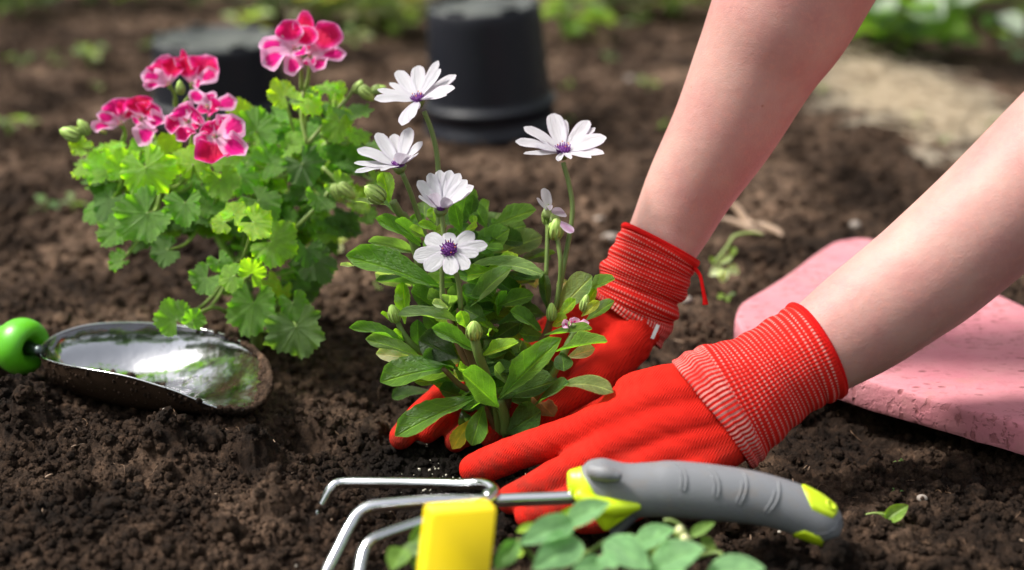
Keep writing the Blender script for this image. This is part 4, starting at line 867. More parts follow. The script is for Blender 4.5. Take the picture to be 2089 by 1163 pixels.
# lime collar wrapping the front end, sweeping back along the underside
def coll(a):
    d = math.degrees(a); top = sfrac(1186); bot = sfrac(1312)
    t = .5-.5*math.sin(a+R_(12)); t = t**1.5
    return top+(bot-top)*t*.92
patch('collar', lambda a: 0.0, coll, R_(-95), R_(265), .0010, M_LIME, 40, 90, True)
patch('end_inlay', lambda a: sfrac(1634)+.02*(abs(a-R_(78))/R_(62))**2, lambda a: sfrac(1708)-.055*(abs(a-R_(78))/R_(62))**2, R_(16), R_(140), .0011, M_LIME)
patch('lower_inlay', lambda a: sfrac(1615)+.03*(abs(a+R_(75))/R_(40))**2, lambda a: sfrac(1680)-.03*(abs(a+R_(75))/R_(40))**2, R_(-115), R_(-38), .0011, M_LIME)
# hanging slot ring in the end inlay
q = [(*hpt(sfrac(1690)+.018*math.cos(t), R_(50)+.20*math.sin(t), .0012), .0009) for t in np.linspace(0, 2*PI, 25)]
v, f, uv = tube_geo(q, 0, 6, False); place('hang_hole', mesh('hang_hole', v, f, M_LIME, uv), hc)
for (x0, x1, a0, a1) in [(1372, 1386, 70, 12), (1438, 1452, 66, 4), (1508, 1498, 62, -6), (1578, 1556, 58, -16)]:
    xs = np.linspace(0, 1, 14); mid_ = lambda t: x0+(x1-x0)*t+10*math.sin(PI*t*.9)
    l1 = [(*hpt(sfrac(mid_(t)+5), R_(a0+(a1-a0)*t), .0003), .0007) for t in xs]; l2 = [(*hpt(sfrac(mid_(t)-5), R_(a0+(a1-a0)*t), .0001), .0006) for t in xs[::-1]]
    hook = [(*hpt(sfrac(mid_(1)+5*math.cos(b)), R_(a1-8*math.sin(b)), .0001), .0006) for b in np.linspace(.3, PI-.3, 5)]
    v, f, uv = tube_geo(l1+hook+l2[:9], 0, 6); place('grip_ridge', mesh('grip_ridge', v, f, M_GREY, uv), hc)
q = [(*hpt(sfrac(x), R_(a), .0), .0007) for x, a in [(1655, -38), (1675, -28), (1695, -12), (1708, 10), (1714, 30)]]
v, f, uv = tube_geo(q, 20, 6); place('grip_ridge', mesh('grip_ridge', v, f, M_DARKGREY, uv), hc)
# thumb rest at the top and finger guard below
def ell_blob(name, chains, mat, parent, vox=.0009, it=6):
    g = Geo()
    for c in chains: g.add(capsule_geo(c))
    me = mesh(name, g.v, g.f, mat); o = bpy.data.objects.new(name, me); COL.objects.link(o); r = o.modifiers.new('r', 'REMESH'); r.mode = 'VOXEL'; r.voxel_size = vox; r.use_smooth_shade = True
    s = o.modifiers.new('s', 'SMOOTH'); s.factor = .5; s.iterations = it; dg = bpy.context.evaluated_depsgraph_get(); m2 = bpy.data.meshes.new_from_object(o.evaluated_get(dg)); bpy.data.objects.remove(o)
    m2.polygons.foreach_set('use_smooth', [True]*len(m2.polygons)); m2.materials.clear(); m2.materials.append(mat); return place(name, m2, parent)
ell_blob('thumb_rest', [[(1212,962,.972,17),(1235,966,.968,17),(1258,972,.967,12)],[(1212,962,.985,24),(1240,960,.985,20)]], M_GREY, hc)
ell_blob('finger_guard', [[(1292,1044,.985,18),(1272,1066,.982,15),(1256,1092,.980,9)],[(1250,1050,.985,18),(1254,1088,.980,10)]], M_DARKGREY, hc)
ell_blob('guard_trim', [[(1186,1012,.974,16),(1215,1030,.972,20),(1250,1036,.971,20),(1300,1034,.973,9)],[(1222,1040,.972,20),(1236,1075,.974,9)],[(1245,1040,.972,18),(1240,1072,.974,9)],[(1290,1036,.973,10),(1240,1074,.975,8)]], M_LIME, hc)

# ------------------------------------------------------------------ steel scoop trowel
tr = empty('scoop_trowel', G(300, 850), 'muddy stainless steel scoop with green collar resting on the soil below the pelargonium', 'hand tool')
Z3 = lambda x, y: (x/3.369, 600+y/3.369)
# near rim and far rim points, read from the photograph and set at their own depth
NR = [(276,405,1.205),(300,440,1.185),(420,480,1.165),(600,515,1.150),(850,560,1.140),(1080,626,1.135),(1250,685,1.133),(1420,758,1.133),(1560,798,1.137),(1700,800,1.145),(1800,745,1.152),(1862,640,1.162)]
FR = [(276,395,1.207),(290,350,1.215),(400,275,1.228),(600,215,1.238),(850,196,1.245),(1080,204,1.245),(1300,228,1.240),(1480,262,1.230),(1640,318,1.215),(1760,400,1.200),(1835,490,1.185),(1866,620,1.165)]
SAG = [.001, .014, .028, .036, .040, .036, .029, .021, .014, .008, .004, .0005]
nr = spline([P(*Z3(a, b), d) for a, b, d in NR], 90); fr = spline([P(*Z3(a, b), d) for a, b, d in FR], 90); sg = spline([(s, 0, 0) for s in SAG], 90)[:, 0]
V, UV = [], []; NA = 48
for k in range(90):
    n_, f_ = Vector(nr[k]), Vector(fr[k]); mid_ = (n_+f_)/2; h = (n_-f_)/2; sag = max(.0004, sg[k])
    for a in range(NA):
        th = PI*a/(NA-1); cs_ = math.cos(th); c3 = math.copysign(abs(cs_)**.85, cs_); V.append(tuple(mid_+h*c3-Vector((.0, .0, 1))*(sag*math.sin(th)**.9))); UV.append((a/(NA-1), k/89))
F = [tuple(reversed(q)) for q in grid_faces(NA, 90)]
sco = place('scoop', mesh('scoop', V, F, M_SCOOP, UV), tr)
ring = [(*nr[k], .0008) for k in range(0, 90, 2)]+[(*fr[k], .0008) for k in range(88, -1, -2)]
v, f, uv = tube_geo(ring, 0, 6); place('rim', mesh('rim', v, f, M_STEEL, uv), sco)
dp, dsz = [], []
for k in range(3000):
    t = 1-abs(random.gauss(0, .12)); t = max(.5, min(1, t)); kk = int(t*89); n_, f_ = Vector(nr[kk]), Vector(fr[kk]); mid_ = (n_+f_)/2; h = (n_-f_)/2
    th = random.choice([abs(random.gauss(0, .35)), PI-abs(random.gauss(0, .2)), random.uniform(0, PI)]) if t > .86 else (abs(random.gauss(0, .14)) if random.random() < .75 else PI-abs(random.gauss(0, .08)))
    th = min(PI, th); p = mid_+h*math.cos(th)-Vector((0, 0, 1))*(max(.0004, sg[kk])*math.sin(th)); s = .0005+.0019*random.random()**2.2
    dp.append(tuple(p+Vector((0, 0, s*.4)))); dsz.append(s)
for k in range(500):
    kk = random.randrange(5, 80); n_, f_ = Vector(nr[kk]), Vector(fr[kk]); mid_ = (n_+f_)/2; h = (n_-f_)/2; th = random.uniform(0, 1.2); p = mid_+h*math.cos(th)*1.01-Vector((0, 0, 1))*(sg[kk]*math.sin(th)*1.02)
    dp.append(tuple(p-Vector((0, .0006, 0)))); dsz.append(.0003+.0009*random.random()**2)
crumb_object('mud_crumbs', dp, dsz, M_SOIL, tr)
a0 = P(*Z3(300, 398), 1.205); a1 = P(*Z3(160, 360), 1.215); ax = (a0-a1).normalized(); a2 = a1-ax*.10
tube('shaft', [(*a0, .0046), (*a1, .0050), (*(a1-ax*.02), .005)], M_BLACKSTEEL, tr, 10, 20)
MM = Matrix.Translation(P(*Z3(150, 358), 1.217)) @ ax.to_track_quat('Z', 'Y').to_matrix().to_4x4()
kr = .0215; prof = [(.010, -.022), (.013, -.019)]+[(kr*.62+kr*.38*math.cos(t), .0115*math.sin(t)*1.15) for t in np.linspace(-PI/2, PI/2, 14)]+[(.0095, .0105), (.0060, .0070), (.0052, .003)]
v, f, uv = lathe_geo(prof, MM, 48); place('collar', mesh('collar', v, f, M_GREEN, uv), tr)
MM2 = MM; prof = [(.0001, -.115), (.009, -.113), (.0125, -.105), (.0135, -.085), (.012, -.05), (.0108, -.022)]
v, f, uv = lathe_geo(prof, MM, 32); place('grip', mesh('grip', v, f, M_DARKGREY, uv), tr)

# ------------------------------------------------------------------ upturned plant pots
def pot(px, py, d, r_rim, r_top, h, lean, label):
    c = G(px, py); c.z = .0; e = empty('plant_pot', c, label, 'plant pot', 'upturned black plant pots')
    M = Matrix.Translation(c+Vector((0, 0, surf(c.x, c.y)*.3-.004))) @ Matrix.Rotation(lean[0], 4, 'X') @ Matrix.Rotation(lean[1], 4, 'Y')
    prof = [(r_rim*.97, .0), (r_rim, .0), (r_rim*1.03, .003), (r_rim*1.03, .009), (r_rim*.985, .012), (r_rim*.965, h*.20), (r_rim*1.005, h*.205), (r_rim*1.02, h*.22), (r_rim*1.005, h*.25), (r_rim*.945, h*.26), (r_rim*.94, h*.30)]
    for t in np.linspace(.35, .97, 9): prof.append((r_rim*.94+(r_top-r_rim*.94)*(t-.3)/.67, h*t))
    prof += [(r_top*.985, h*.985), (r_top*.95, h), (r_top*.90, h*1.0), (r_top*.86, h*.975), (r_top*.55, h*.975), (r_top*.50, h*.985), (r_top*.1, h*.985), (.0001, h*.985)]
    v, f, uv = lathe_geo(prof, M, 64); place('body', mesh('body', v, f, M_POT, uv), e)
    for k in range(6):
        a = 2*PI*k/6; MM = M @ Matrix.Translation((r_top*.92*math.cos(a), r_top*.92*math.sin(a), h*.99)) @ Matrix.Rotation(a, 4, 'Z')
        g = Geo(); s = [(-.004, -.010), (.004, -.010), (.004, .010), (-.004, .010)]
        vv = [tuple(MM @ Vector((x, y, 0))) for x, y in s]+[tuple(MM @ Vector((x*.8, y*.9, .005))) for x, y in s]
        place('foot', mesh('foot', vv, [(0, 1, 5, 4), (1, 2, 6, 5), (2, 3, 7, 6), (3, 0, 4, 7), (4, 5, 6, 7)], M_POT, [(0, 0)]*8, False), e)
    return e
pot(1003, 258, 1.85, .0780, .0660, .150, (.0, R_(-3.5)), 'tall black plastic pot upside down behind the daisy flowers')
pot(452, 232, 1.97, .0850, .0765, .100, (.0, R_(0)), 'squat black plastic pot upside down behind the pelargonium, dusty grey on top')

# ------------------------------------------------------------------ pink kneeling pad
pad = empty('kneeling_pad', G(1850, 800), 'pink pitted foam kneeling pad with rounded corner beneath the bare forearm', 'kneeling pad')
TZ = .031
out_px = [(1512,672),(1500,645),(1512,618),(1560,588),(1625,543),(1690,497),(1730,485),(1775,484),(1850,505),(1960,560),(2130,640),(2330,740),(2420,850),(2390,935),(2300,925),(2190,893),(2089,864),(1901,811),(1785,779),(1650,738),(1560,708)]
top = [G(a, b, TZ) for a, b in out_px]; sp_ = spline([(*q,) for q in top+[top[0]]], 140)[:-1]; cen = sp_.mean(0)
rows = []; nP = len(sp_)
thick = .023
for (sc_, dz_) in [(0.0001, 0), (.25, 0), (.5, 0), (.72, 0), (.88, 0), (.96, 0), (.985, -.0005), (.996, -.002), (1.0, -.005), (1.0, -.5*thick), (.998, -thick+.003), (.985, -thick)]:
    rows.append([(cen[0]+(p[0]-cen[0])*sc_, cen[1]+(p[1]-cen[1])*sc_, cen[2]+dz_) for p in sp_])
V = np.array([p for r in rows for p in r]); 
V[:, 2] += .001*np.sin(V[:, 0]*9+1)+fbm(V[:, 0]*30, V[:, 1]*30, 3)*.0010; edge_n = fbm(V[:, 0]*60+V[:, 2]*90, V[:, 1]*60, 3)*.0014; V[:, 0] += edge_n; V[:, 1] += edge_n
# lay the tilted pad on the soil: its far left corner is propped on a clod
F = grid_faces(nP, len(rows), True)
place('foam', mesh('foam', V, [tuple(reversed(q)) for q in F], M_PAD, [(0, 0)]*len(V)), pad)

# ------------------------------------------------------------------ yellow plant label
tg = empty('plant_label', P(945, 1349, .88), 'blank yellow plastic plant label standing in front of the cultivator', 'plant label')
cn_ = [(884,1047),(1016,1036),(1000,1180),(985,1330),(968,1370),(905,1370),(862,1330),(868,1180)]
def rounded(pts, r, k=5):
    out = []
    for i, p in enumerate(pts):
        a, b = Vector((*pts[i-1], 0)), Vector((*pts[(i+1) % len(pts)], 0)); p = Vector((*p, 0)); u = p+(a-p).normalized()*r; w = p+(b-p).normalized()*r
        for t in np.linspace(0, 1, k): out.append(tuple(((1-t)**2*u+2*t*(1-t)*p+t*t*w)[:2]))
    return out
rp = rounded(cn_, 9); n_ = len(rp); cc = np.mean(rp, 0)
lay = []
for (ins, dd, sh) in [(.93, .0, 0), (.985, .0003, 0), (1.0, .0012, 0), (1.0, .0030, 0), (.985, .0040, 0), (.93, .0043, 0)]:
    lay.append([tuple(P(cc[0]+(x-cc[0])*(1-(1-ins)*.8), cc[1]+(y-cc[1])*(1-(1-ins)*.35), .88)+FWD*dd+UP*dd*1.2-RT*dd*1.3) for x, y in rp])
V = [p for l_ in lay for p in l_]; F = [tuple(reversed(q)) for q in grid_faces(n_, len(lay), True)]; F.append(tuple(range(n_))); F.append(tuple((len(lay)-1)*n_+i for i in range(n_))[::-1])
place('tag', mesh('tag', V, F, M_YELLOW, [(0, 0)]*len(V)), tg)

# ------------------------------------------------------------------ seedlings in front
ZS = lambda x, y: (780+x/2.611, 980+y/2.611)
bg_ = (.12, .27, .11); bg2 = (.10, .24, .05); yg = (.20, .34, .02); dg_ = (.08, .14, .015)
def seedling(name, base, label, rows, stems, buds, group=None):
    e = empty(name, base, label, 'seedling', group)
    for b, t, w, d0, d1, tone, k, a, c in rows: blade('leaf', SL[k], e, P(*ZS(*b), d0), P(*ZS(*t), d1), w/2.611*1.12, nrm(a, c, random.uniform(-.15, .15)), tone)
    g = Geo()
    for st in stems: g.add(tube_geo([(*P(*ZS(x, y), d), .0016) for x, y, d in st]+[(*base, .0022)] if len(st) < 4 else [(*P(*ZS(x, y), d), .0014) for x, y, d in st], 14, 6))
    place('stem', g.mesh('stem', M_STEM), e)
    for x, y, d in buds: bud(e, *ZS(x, y), d, .0030, .007, (0, 0, 1), M_CREAM)
M_CREAM = simple('cream_bud', (.62, .60, .32), .5).m
seedling('seedling', P(1190, 1290, .92), 'young plant with blue green oval leaves just under the cultivator collar', [
 ((985,225),(1214,118),118,.915,.90,bg_,0,.6,.7),((1015,225),(732,340),136,.905,.885,bg_,1,.6,.7),((1055,322),(800,478),170,.90,.875,bg_,0,.6,.7),((722,320),(600,480),96,.90,.89,bg2,2,.3,.8),
 ((935,222),(1015,140),46,.93,.93,yg,0,.4,.8),((715,275),(835,228),40,.93,.93,yg,0,.6,.6),((700,400),(760,350),60,.92,.92,yg,0,.4,.8),((1190,318),(1425,480),158,.90,.885,bg_,1,.6,.7),((1190,440),(1010,480),90,.89,.88,bg_,0,.6,.6),((1160,400),(1250,470),90,.88,.87,bg_,0,.6,.6)],
 [((985,225,.915),(1000,290,.92),(1080,400,.92)),((1190,325,.905),(1110,380,.915),(1070,430,.92)),((722,320,.90),(820,440,.915))], [], 'seedlings growing along the near edge')
seedling('seedling', P(1400, 1300, .92), 'young plant with cream buds and broad oval leaves under the grey grip', [
 ((1340,350),(1558,262),118,.92,.905,bg_,0,.7,.6),((1430,478),(1716,362),170,.90,.885,bg_,1,.7,.6),((1730,490),(2040,470),130,.89,.88,bg_,0,.8,.5),((1640,292),(1772,224),56,.935,.93,(.11,.21,.04),0,.5,.7),
 ((1390,400),(1565,340),70,.93,.92,dg_,0,.5,.7),((1700,300),(1778,385),56,.935,.93,dg_,0,.4,.8),((1600,420),(1480,395),60,.93,.92,dg_,0,.4,.8),((1500,500),(1600,560),120,.89,.87,bg_,0,.7,.6)],
 [((1640,300,.93),(1630,380,.93),(1600,450,.925)),((1500,215,.935),(1540,215,.935),(1590,245,.935),(1625,290,.935)),((1810,400,.925),(1790,385,.93),(1720,395,.93),(1640,420,.925)),((1360,350,.92),(1440,420,.92))], [(1585,272,.93),(1612,318,.925)], 'seedlings growing along the near edge')
seedling('seedling', P(850, 1290, .92), 'small bright green seedling against the yellow label', [
 ((110,360),(45,480),110,.90,.885,(.11,.22,.03),0,.5,.7),((150,345),(255,215),64,.915,.91,(.10,.20,.03),2,.4,.8),((100,375),(240,378),72,.905,.90,(.10,.18,.05),0,.8,.5),((170,420),(230,480),60,.90,.89,(.10,.2,.03),0,.6,.6)],
 [((115,365,.90),(150,420,.905),(180,500,.91)),((160,340,.915),(190,420,.915))], [(228,338,.895)], 'seedlings growing along the near edge')

# ------------------------------------------------------------------ weeds, twigs, litter and planting behind
def sprig(px, py, spx, n, label, tones, spread=1.0, hgt=1.0, cat='weed', name='weed', group=None, ms=WL, aspect=.55, z=None):
    g0 = G(px, py); g0.z = surf(g0.x, g0.y); d = (g0-cam.location).dot(FWD); S_ = spx*d/FPX
    e = empty(name, g0, label, cat, group); st = Geo()
    for k in range(n):
        a = k*2.399+random.uniform(-.4, .4); hh = S_*hgt*random.uniform(.25, 1.0); rr = S_*spread*random.uniform(.1, .8)
        p0 = g0+Vector((rr*.5*math.cos(a), rr*.5*math.sin(a), hh)); L = S_*random.uniform(.45, .8)
        p1 = p0+Vector((math.cos(a)*L, math.sin(a)*L, L*random.uniform(-.4, .3)))
        o = place('leaf', random.choice(ms), e, frame(p0, p1-p0, Vector((random.uniform(-.3, .3), random.uniform(-.5, .1), 1))) @ scl(L*aspect*random.uniform(.8, 1.3), L, L*.6))
        t = random.choice(tones); j = random.uniform(.8, 1.25); o.color = (*(x*j for x in t), 1)
        st.add(tube_geo([(*g0, .0009), (*((g0+p0)/2+Vector((0, 0, hh*.15))), .0008), (*p0, .0006)], 6, 4))
    place('stem', st.mesh('stem', M_PALESTEM), e); return e
ga, gb_, gc, gd = (.09, .16, .05), (.14, .24, .03), (.06, .13, .03), (.22, .28, .13)
WG = 'small weeds dotted over the soil'
for (px, py, s, n, lab, tn) in [
 (185,130,46,9,'weed clump with pale leaves beside the shaded hollow, far from the pots',[ga,gb_,gd]),(45,135,34,5,'low dull green weed near the corner of the bed, beside the paler clump',[ga]),(110,128,26,4,'thin weed between the dull one and the pale leafy clump',[ga]),
 (205,180,24,4,'tiny pale seedling just below the pale leafy weed clump',[gd,ga]),(292,90,24,4,'round green sprout a little way from the dusty pot',[ga]),(20,275,44,7,'yellow green weed at the outer edge of the bed level with the crimson flowers',[gb_,ga]),(62,250,26,4,'pale grey green sprout next to the yellow green weed at the edge',[gd]),
 (95,425,38,6,'dark leafed weed low beside the pelargonium foliage',[gc,ga]),(150,430,34,5,'pale weed touching the outer pelargonium leaves',[gd,ga]),(770,600,14,3,'tiny yellow sprout between pelargonium and daisy',[gb_]),
 (1325,170,26,5,'green sprout just behind the upper forearm',[ga,gb_]),(1350,262,22,4,'bright sprout close against the upper forearm',[gb_]),(1160,170,22,4,'yellow green sprout right beside the tall pot',[gb_]),(1150,250,24,4,'pale sprout at the rim of the tall pot',[gd]),
 (1465,390,14,3,'small sprout just past the upper forearm below its middle',[ga]),(1672,180,20,4,'sprout between the forearm and the painted sun patch',[gb_]),(1755,185,22,4,'sprout on the painted sun patch',[gb_,ga]),(1865,255,24,4,'whitish green sprout below the painted sun patch',[gd]),
 (1920,290,24,4,'green sprout above the nearer forearm near the painted sun patch end',[ga]),(2020,260,26,4,'yellow green sprout above the nearer forearm, farthest out',[gb_]),(1480,608,22,5,'low mossy yellow green weed at the corner of the pink pad',[gb_,ga]),(1405,718,12,3,'single green leaflet poking out between the two gloves',[gb_]),
 (1832,988,13,6,'tiny dark green rosette weed on bare soil beyond the grip end',[(.05,.13,.02)]),(1835,925,20,4,'spindly straggling weed under the edge of the pink pad',[ga]),(2068,110,60,6,'blue green leafy weed at the far outer edge of the bed',[(.10,.17,.10),gb_]),(880,420,14,3,'yellow sprout half hidden behind the daisy leaves',[gb_]),
 (905,80,20,4,'sprout touching the upper side of the tall pot',[ga]),(720,90,40,6,'pale leafy weed between the two pots',[gd,ga]),(330,300,18,3,'sprout hidden at the foot of the squat pot',[ga]),(1240,120,24,4,'dull sprout halfway between tall pot and forearm',[ga]),(1300,60,34,5,'weed by the dark soil behind the forearm',[gc,ga])]:
    sprig(px, py, s, n, lab, tn, group=WG)
lf = empty('fallen_leaf', G(690, 500), 'yellow green round leaf lying on the soil behind the pelargonium', 'leaf', None)
blade('leaf_blade', WL[0], lf, P(664, 478, 1.46), P(716, 476, 1.46), 48, nrm(.2, .9), (.20, .28, .02)); blade('leaf_blade', WL[0], lf, P(690, 515, 1.45), P(694, 496, 1.45), 18, nrm(.2, .9), (.3, .34, .2))
e = empty('wilted_sprout', G(1485, 560), 'wilted sprout with pale crinkled leaves and thin stalk by the loose red thread', 'weed')
zz = lambda x, y: P(1180+x/2.04, 430+y/2.04, 1.42)
for b, t, w, c in [((600,240),(545,270),44,(.36,.44,.26)),((605,240),(600,300),46,(.38,.46,.28)),((620,235),(668,262),44,(.34,.42,.24)),((560,215),(548,190),20,gb_),((640,190),(575,225),30,(.25,.34,.14)),((650,150),(635,190),30,gb_)]:
    blade('leaf', WL[0], e, zz(*b), zz(*t), w/2.04, nrm(.6, .7), c)
g = Geo(); g.add(tube_geo([(*zz(560,225), .0012), (*zz(620,150), .0014), (*zz(650,105), .0014), (*zz(720,92), .0012), (*zz(770,100), .0010)], 16, 6)); place('stem', g.mesh('stem', M_PALESTEM), e)
e = empty('twig', G(1530, 470), 'curled pale dry leaf stalk lying on soil between forearm and pink pad', 'twig')
g = Geo(); zt = lambda x, y: G(1300+x/2.077, y/2.077, .012)
g.add(tube_geo([(*zt(385,850), .0018), (*zt(430,890), .0036), (*zt(470,945), .0040), (*zt(530,955), .0034), (*zt(590,980), .0040), (*zt(618,1000), .0012)], 30, 8)); g.add(tube_geo([(*zt(345,925), .0012), (*zt(400,935), .0030), (*zt(470,965), .0026), (*zt(540,990), .001)], 20, 6))
place('stalk', g.mesh('stalk', M_TWIG), e)
# torn green leaf on the bare soil at the right
e = empty('torn_leaf', G(1820, 1060), 'torn green leaf with a bitten hole on bare soil past the end of the grip', 'leaf')
z6 = lambda x, y: P(1250+x/2.49, 850+y/2.49, 1.03)
v_ = strip_mesh('torn_leaf_blade', M_WEED, w_oval, .4, .25, 9, 13, .06, 0, 5)
blade('leaf_blade', v_, e, z6(1385,525), z6(1500,450), 34, nrm(.4, .8), (.13, .24, .03)); blade('leaf_blade', v_, e, z6(1400,520), z6(1340,485), 9, nrm(.8, .4), (.16, .25, .05)); 
g = Geo(); g.add(tube_geo([(*z6(1395,500), .0006), (*z6(1330,490), .0008), (*z6(1285,497), .0005)], 8, 5)); place('stalk', g.mesh('stalk', M_PALESTEM), e)
# fine litter: fibres, straw bits
rf = Geo()
for k in range(150):
    px = random.uniform(0, 2089); py = random.uniform(640, 1160); g0 = G(px, py); L = random.uniform(.004, .016); a = random.uniform(0, 2*PI); p = []
    for q in range(4):
        x = g0.x+math.cos(a)*L*q/3; y = g0.y+math.sin(a)*L*q/3; a += random.uniform(-.6, .6); p.append((x, y, surf(x, y)+random.uniform(.0004, .002), .00022))
    rf.add(tube_geo(p, 7, 4))
o = place('root_fibres', rf.mesh('root_fibres', M_ROOT)); tag(o, 'fine brown root fibres and bark bits strewn on the soil', kind='stuff')
sf = Geo()  # pale strands put in for the sunlit streaks on the soil
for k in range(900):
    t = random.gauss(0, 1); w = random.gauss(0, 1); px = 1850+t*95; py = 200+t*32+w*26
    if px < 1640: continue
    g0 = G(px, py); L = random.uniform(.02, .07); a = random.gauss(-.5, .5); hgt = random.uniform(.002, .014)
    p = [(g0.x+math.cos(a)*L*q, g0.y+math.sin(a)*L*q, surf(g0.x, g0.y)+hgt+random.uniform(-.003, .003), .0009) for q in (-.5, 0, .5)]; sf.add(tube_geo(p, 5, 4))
o = place('sun_streak_straw', sf.mesh('sun_streak_straw', M_SUNSTRAW)); tag(o, 'pale straw standing for sunlit streaks on the soil behind the two forearms', kind='stuff')
bt = Geo()
for k in range(60):
    g0 = G(random.uniform(0, 2089), random.uniform(560, 1150)); L = random.uniform(.003, .010); a = random.uniform(0, 2*PI); r_ = random.uniform(.0003, .0008); zz_ = surf(g0.x, g0.y)+.0012
    bt.add(tube_geo([(g0.x+math.cos(a)*L*q, g0.y+math.sin(a)*L*q, zz_+random.uniform(-.0006, .001), r_*(1 if q == 0 else .5)) for q in (-.5, 0, .5)], 5, 5))
o = place('bark_bits', bt.mesh('bark_bits', M_TWIG)); tag(o, 'pale dry bark and straw bits lying on the dark soil', kind='stuff')
# pebbles
PG = 'pale pebbles on the soil'
for (px, py, r, lab) in [(1745,462,.0055,'pale pebble beyond the top corner of the pink pad'),(1245,492,.008,'flat grey pebble just beyond the rolled red cuff'),(1225,440,.006,'tan pebble in the soil behind the daisy stem'),(345,930,.0020,'small tan pebble on the soil mound below the scoop'),(1880,1012,.0035,'small grey pebble past the torn green leaf'),(1285,150,.008,'orange brown pebble near the far forearm'),(1400,620,.005,'pale stone in the soil beyond the far glove')]:
    g0 = G(px, py); rp_ = random.Random(px); me = bpy.data.meshes.new('pebble'); import bmesh
    bm = bmesh.new(); bmesh.ops.create_icosphere(bm, subdivisions=3, radius=r)
    for v in bm.verts: v.co *= 1+.25*mnoise.noise(v.co*120+Vector((px, 0, 0))); v.co.z *= .65
    for f_ in bm.faces: f_.smooth = True
    bm.to_mesh(me); bm.free(); me.materials.append(M_STONE); tag(place('pebble', me, None, Matrix.Translation((g0.x, g0.y, surf(g0.x, g0.y)+r*.3))), lab, 'pebble', PG)

# leafy border behind: individual plants
BG = 'leafy plants along the back border'
big = [(.045, .10, .02), (.08, .17, .025), (.12, .22, .02)]
pale_ = [(.11, .14, .07), (.07, .11, .035), (.16, .16, .09), (.08, .14, .02)]
for (px, py, s, n, lab, tn, asp) in [
 (1840,110,150,30,'glossy broad leafed plant with white sky light painted in behind the forearms',[(.04,.10,.015),(.08,.18,.02),(.12,.24,.02)],.75),(1960,25,110,18,'broad leafed plant beside the glossy one, duller green',big,.6),(2070,60,130,20,'dark broad leafed plant at the outermost end of the border',big,.6),
 (1250,25,100,24,'dark low plant behind the gap between tall pot and forearm',[(.04,.08,.02),(.07,.13,.03)],.5),(1380,30,110,24,'olive leafed plant just behind the upper forearm',[(.07,.11,.02),(.12,.18,.03)],.5),(1165,75,90,22,'bright green plant touching the outline of the tall pot',[(.08,.16,.02),(.16,.26,.03)],.5),
 (810,75,100,34,'pale grassy plant next to the tall pot',pale_,.35),(735,60,110,36,'pale yellowish plant midway between the two pots',pale_,.4),(665,45,110,34,'pale leafy plant behind the highest crimson bloom',pale_,.5),(560,40,90,20,'dark green plant beyond the squat pot',[(.03,.08,.02),(.05,.11,.02)],.5),
 (505,75,60,12,'yellow green plant peeping over the squat pot',[(.24,.34,.02),(.32,.42,.20)],.6),(400,10,90,14,'dark plant back of the squat pot, outer side',[(.03,.06,.015)],.5),(180,5,90,14,'dull olive plant in the deep shade of the back border',[(.04,.07,.02)],.5),(40,25,90,18,'green plant in the far corner of the border',[(.05,.10,.02),(.08,.14,.03)],.5),
 (290,5,80,12,'small dull plant between the corner plant and the squat pot',[(.04,.07,.02),(.07,.12,.03)],.5),(1745,75,80,14,'yellow green plant half hidden by the upper forearm',[(.24,.36,.02),(.12,.24,.02)],.6),(930,-10,110,22,'dark foliage plant directly behind the tall pot',[(.03,.06,.02)],.5)]:
    e_ = sprig(px, py, s, n, lab, tn, 1.0, 1.0, 'plant', 'border_plant', BG, WL, asp)
    if 'glossy' in lab:
        for bx, by, tx, ty, w in [(1850,15,1925,38,78),(1780,8,1822,34,58),(1935,8,2010,-12,60),(1815,62,1850,40,40),(2040,30,2085,70,46),(1790,62,1752,58,40)]:
            o_ = blade('leaf', WL[0], e_, P(bx, by, 2.25), P(tx, ty, 2.22), w, nrm(.75, .45), (.42, .52, .34) if w > 45 else (.2, .32, .04)); o_['label'] = 'large glossy leaf, the broad ones painted sky white'
            if w > 45: o_.material_slots[0].link = 'OBJECT'; o_.material_slots[0].material = M_SKYSHEENLEAF

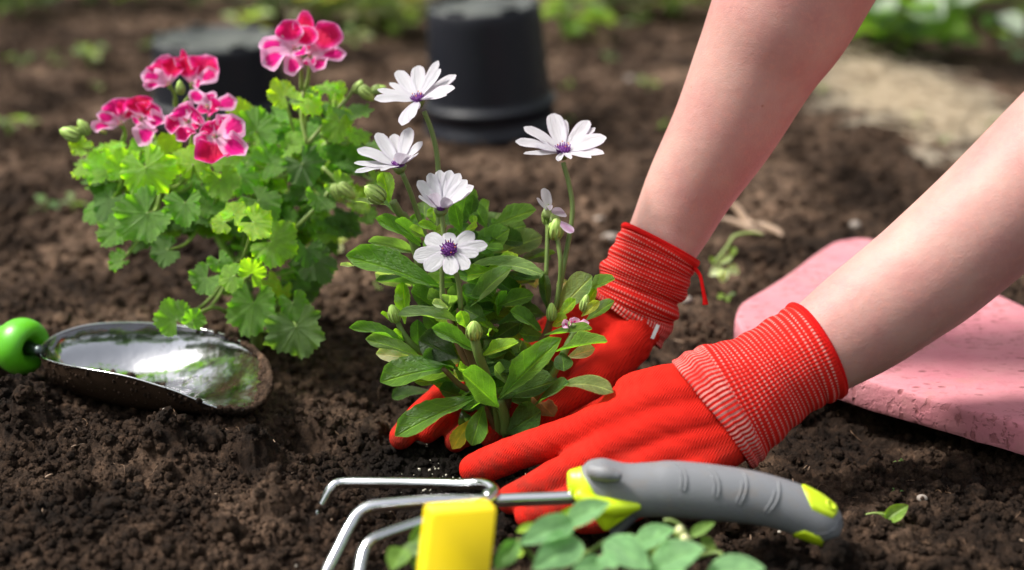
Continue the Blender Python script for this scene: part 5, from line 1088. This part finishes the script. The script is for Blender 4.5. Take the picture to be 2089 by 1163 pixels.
# ------------------------------------------------------------------ unseen trees added to block low sky and darken reflections in the steel
M_UNSEENTREELEAF = leaf_mat('unseen_tree_leaf', .5, .35, (.10, .16, .06), (4, 4.5, 1.2), .1, .1, 'strip', .05)
M_BARK = stem_mat('unseen_tree_bark', (.10, .075, .055), (.06, .045, .035))
def crown_mesh(seed, n=2600):
    r = np.random.default_rng(seed); cl = r.normal(0, 1, (16, 3)); cl /= np.linalg.norm(cl, axis=1)[:, None]; cl *= r.uniform(.35, .8, (16, 1)); V = []; F = []; UV = []
    for k in range(n):
        c = cl[k % 16]; p = r.normal(0, 1, 3); p = c+p/np.linalg.norm(p)*r.uniform(.15, .36); a = r.normal(0, 1, 3); a /= np.linalg.norm(a); b = np.cross(a, r.normal(0, 1, 3)); b /= np.linalg.norm(b); s_ = r.uniform(.035, .07); o = len(V)
        V += [tuple(p-a*s_), tuple(p+b*s_*.5), tuple(p+a*s_), tuple(p-b*s_*.5)]; F.append((o, o+1, o+2, o+3)); UV += [(.5, 0), (1, .5), (.5, 1), (0, .5)]
    return mesh('crown', V, F, M_UNSEENTREELEAF, UV, False)
CR = [crown_mesh(1), crown_mesh(2)]
TG = 'unseen trees added around the flower bed'
for k in range(17):
    a = 2*PI*k/17+random.uniform(-.1, .1); rr = random.uniform(4.6, 6.2); x, y = rr*math.sin(a), 1.2+rr*math.cos(a); far_ = math.cos(a) > -.2 and abs(math.degrees(a if a < PI else a-2*PI)+38) > 22; h = random.uniform(3.6, 5.0) if far_ else random.uniform(1.9, 2.8)
    e = empty('unseen_tree', (x, y, 0), 'unseen bushy green tree added round the flower bed to block low sky', 'tree', TG)
    v, f, uv = tube_geo([(x, y, -.05, .09), (x+.05, y, h*.3, .07), (x-.04, y+.03, h*.6, .04), (x, y, h*.9, .02)], 12, 8); place('trunk', mesh('trunk', v, f, M_BARK, uv), e)
    o = place('crown', CR[k % 2], e, Matrix.Translation((x, y, h*.56)) @ Matrix.Rotation(k*1.3, 4, 'Z') @ scl(1.25+.12*h, 1.25+.12*h, h*.52)); o.color = (*random.choice([(.035, .08, .015), (.05, .11, .02), (.03, .065, .015)]), 1)

for (x, y, tx, ty, h, r, lab) in [(-1.7, 4.0, -.9, 2.9, 3.6, 1.25, 'unseen tree, crown added over the bed behind the pelargonium to darken reflections'), (1.9, 4.1, .9, 3.2, 3.9, 1.3, 'unseen tree, crown added over the painted sun patch to darken reflections'), (.1, 4.4, .1, 3.4, 4.3, 1.2, 'tallest unseen tree, crown added over the bed behind the tall pot to darken reflections')]:
    e = empty('unseen_tree', (x, y, 0), lab, 'tree', TG)  # overhead crown added out of view to darken what the scoop reflects
    v, f, uv = tube_geo([(x, y, -.05, .12), (x, y-.05, h*.4, .09), ((x+tx)/2, (y+ty)/2, h*.75, .06), (tx, ty, h, .02)], 16, 9); place('trunk', mesh('trunk', v, f, M_BARK, uv), e)
    o = place('crown', CR[0], e, Matrix.Translation((tx, ty, h)) @ scl(r, r, r*.8)); o.color = (.035, .08, .015, 1)
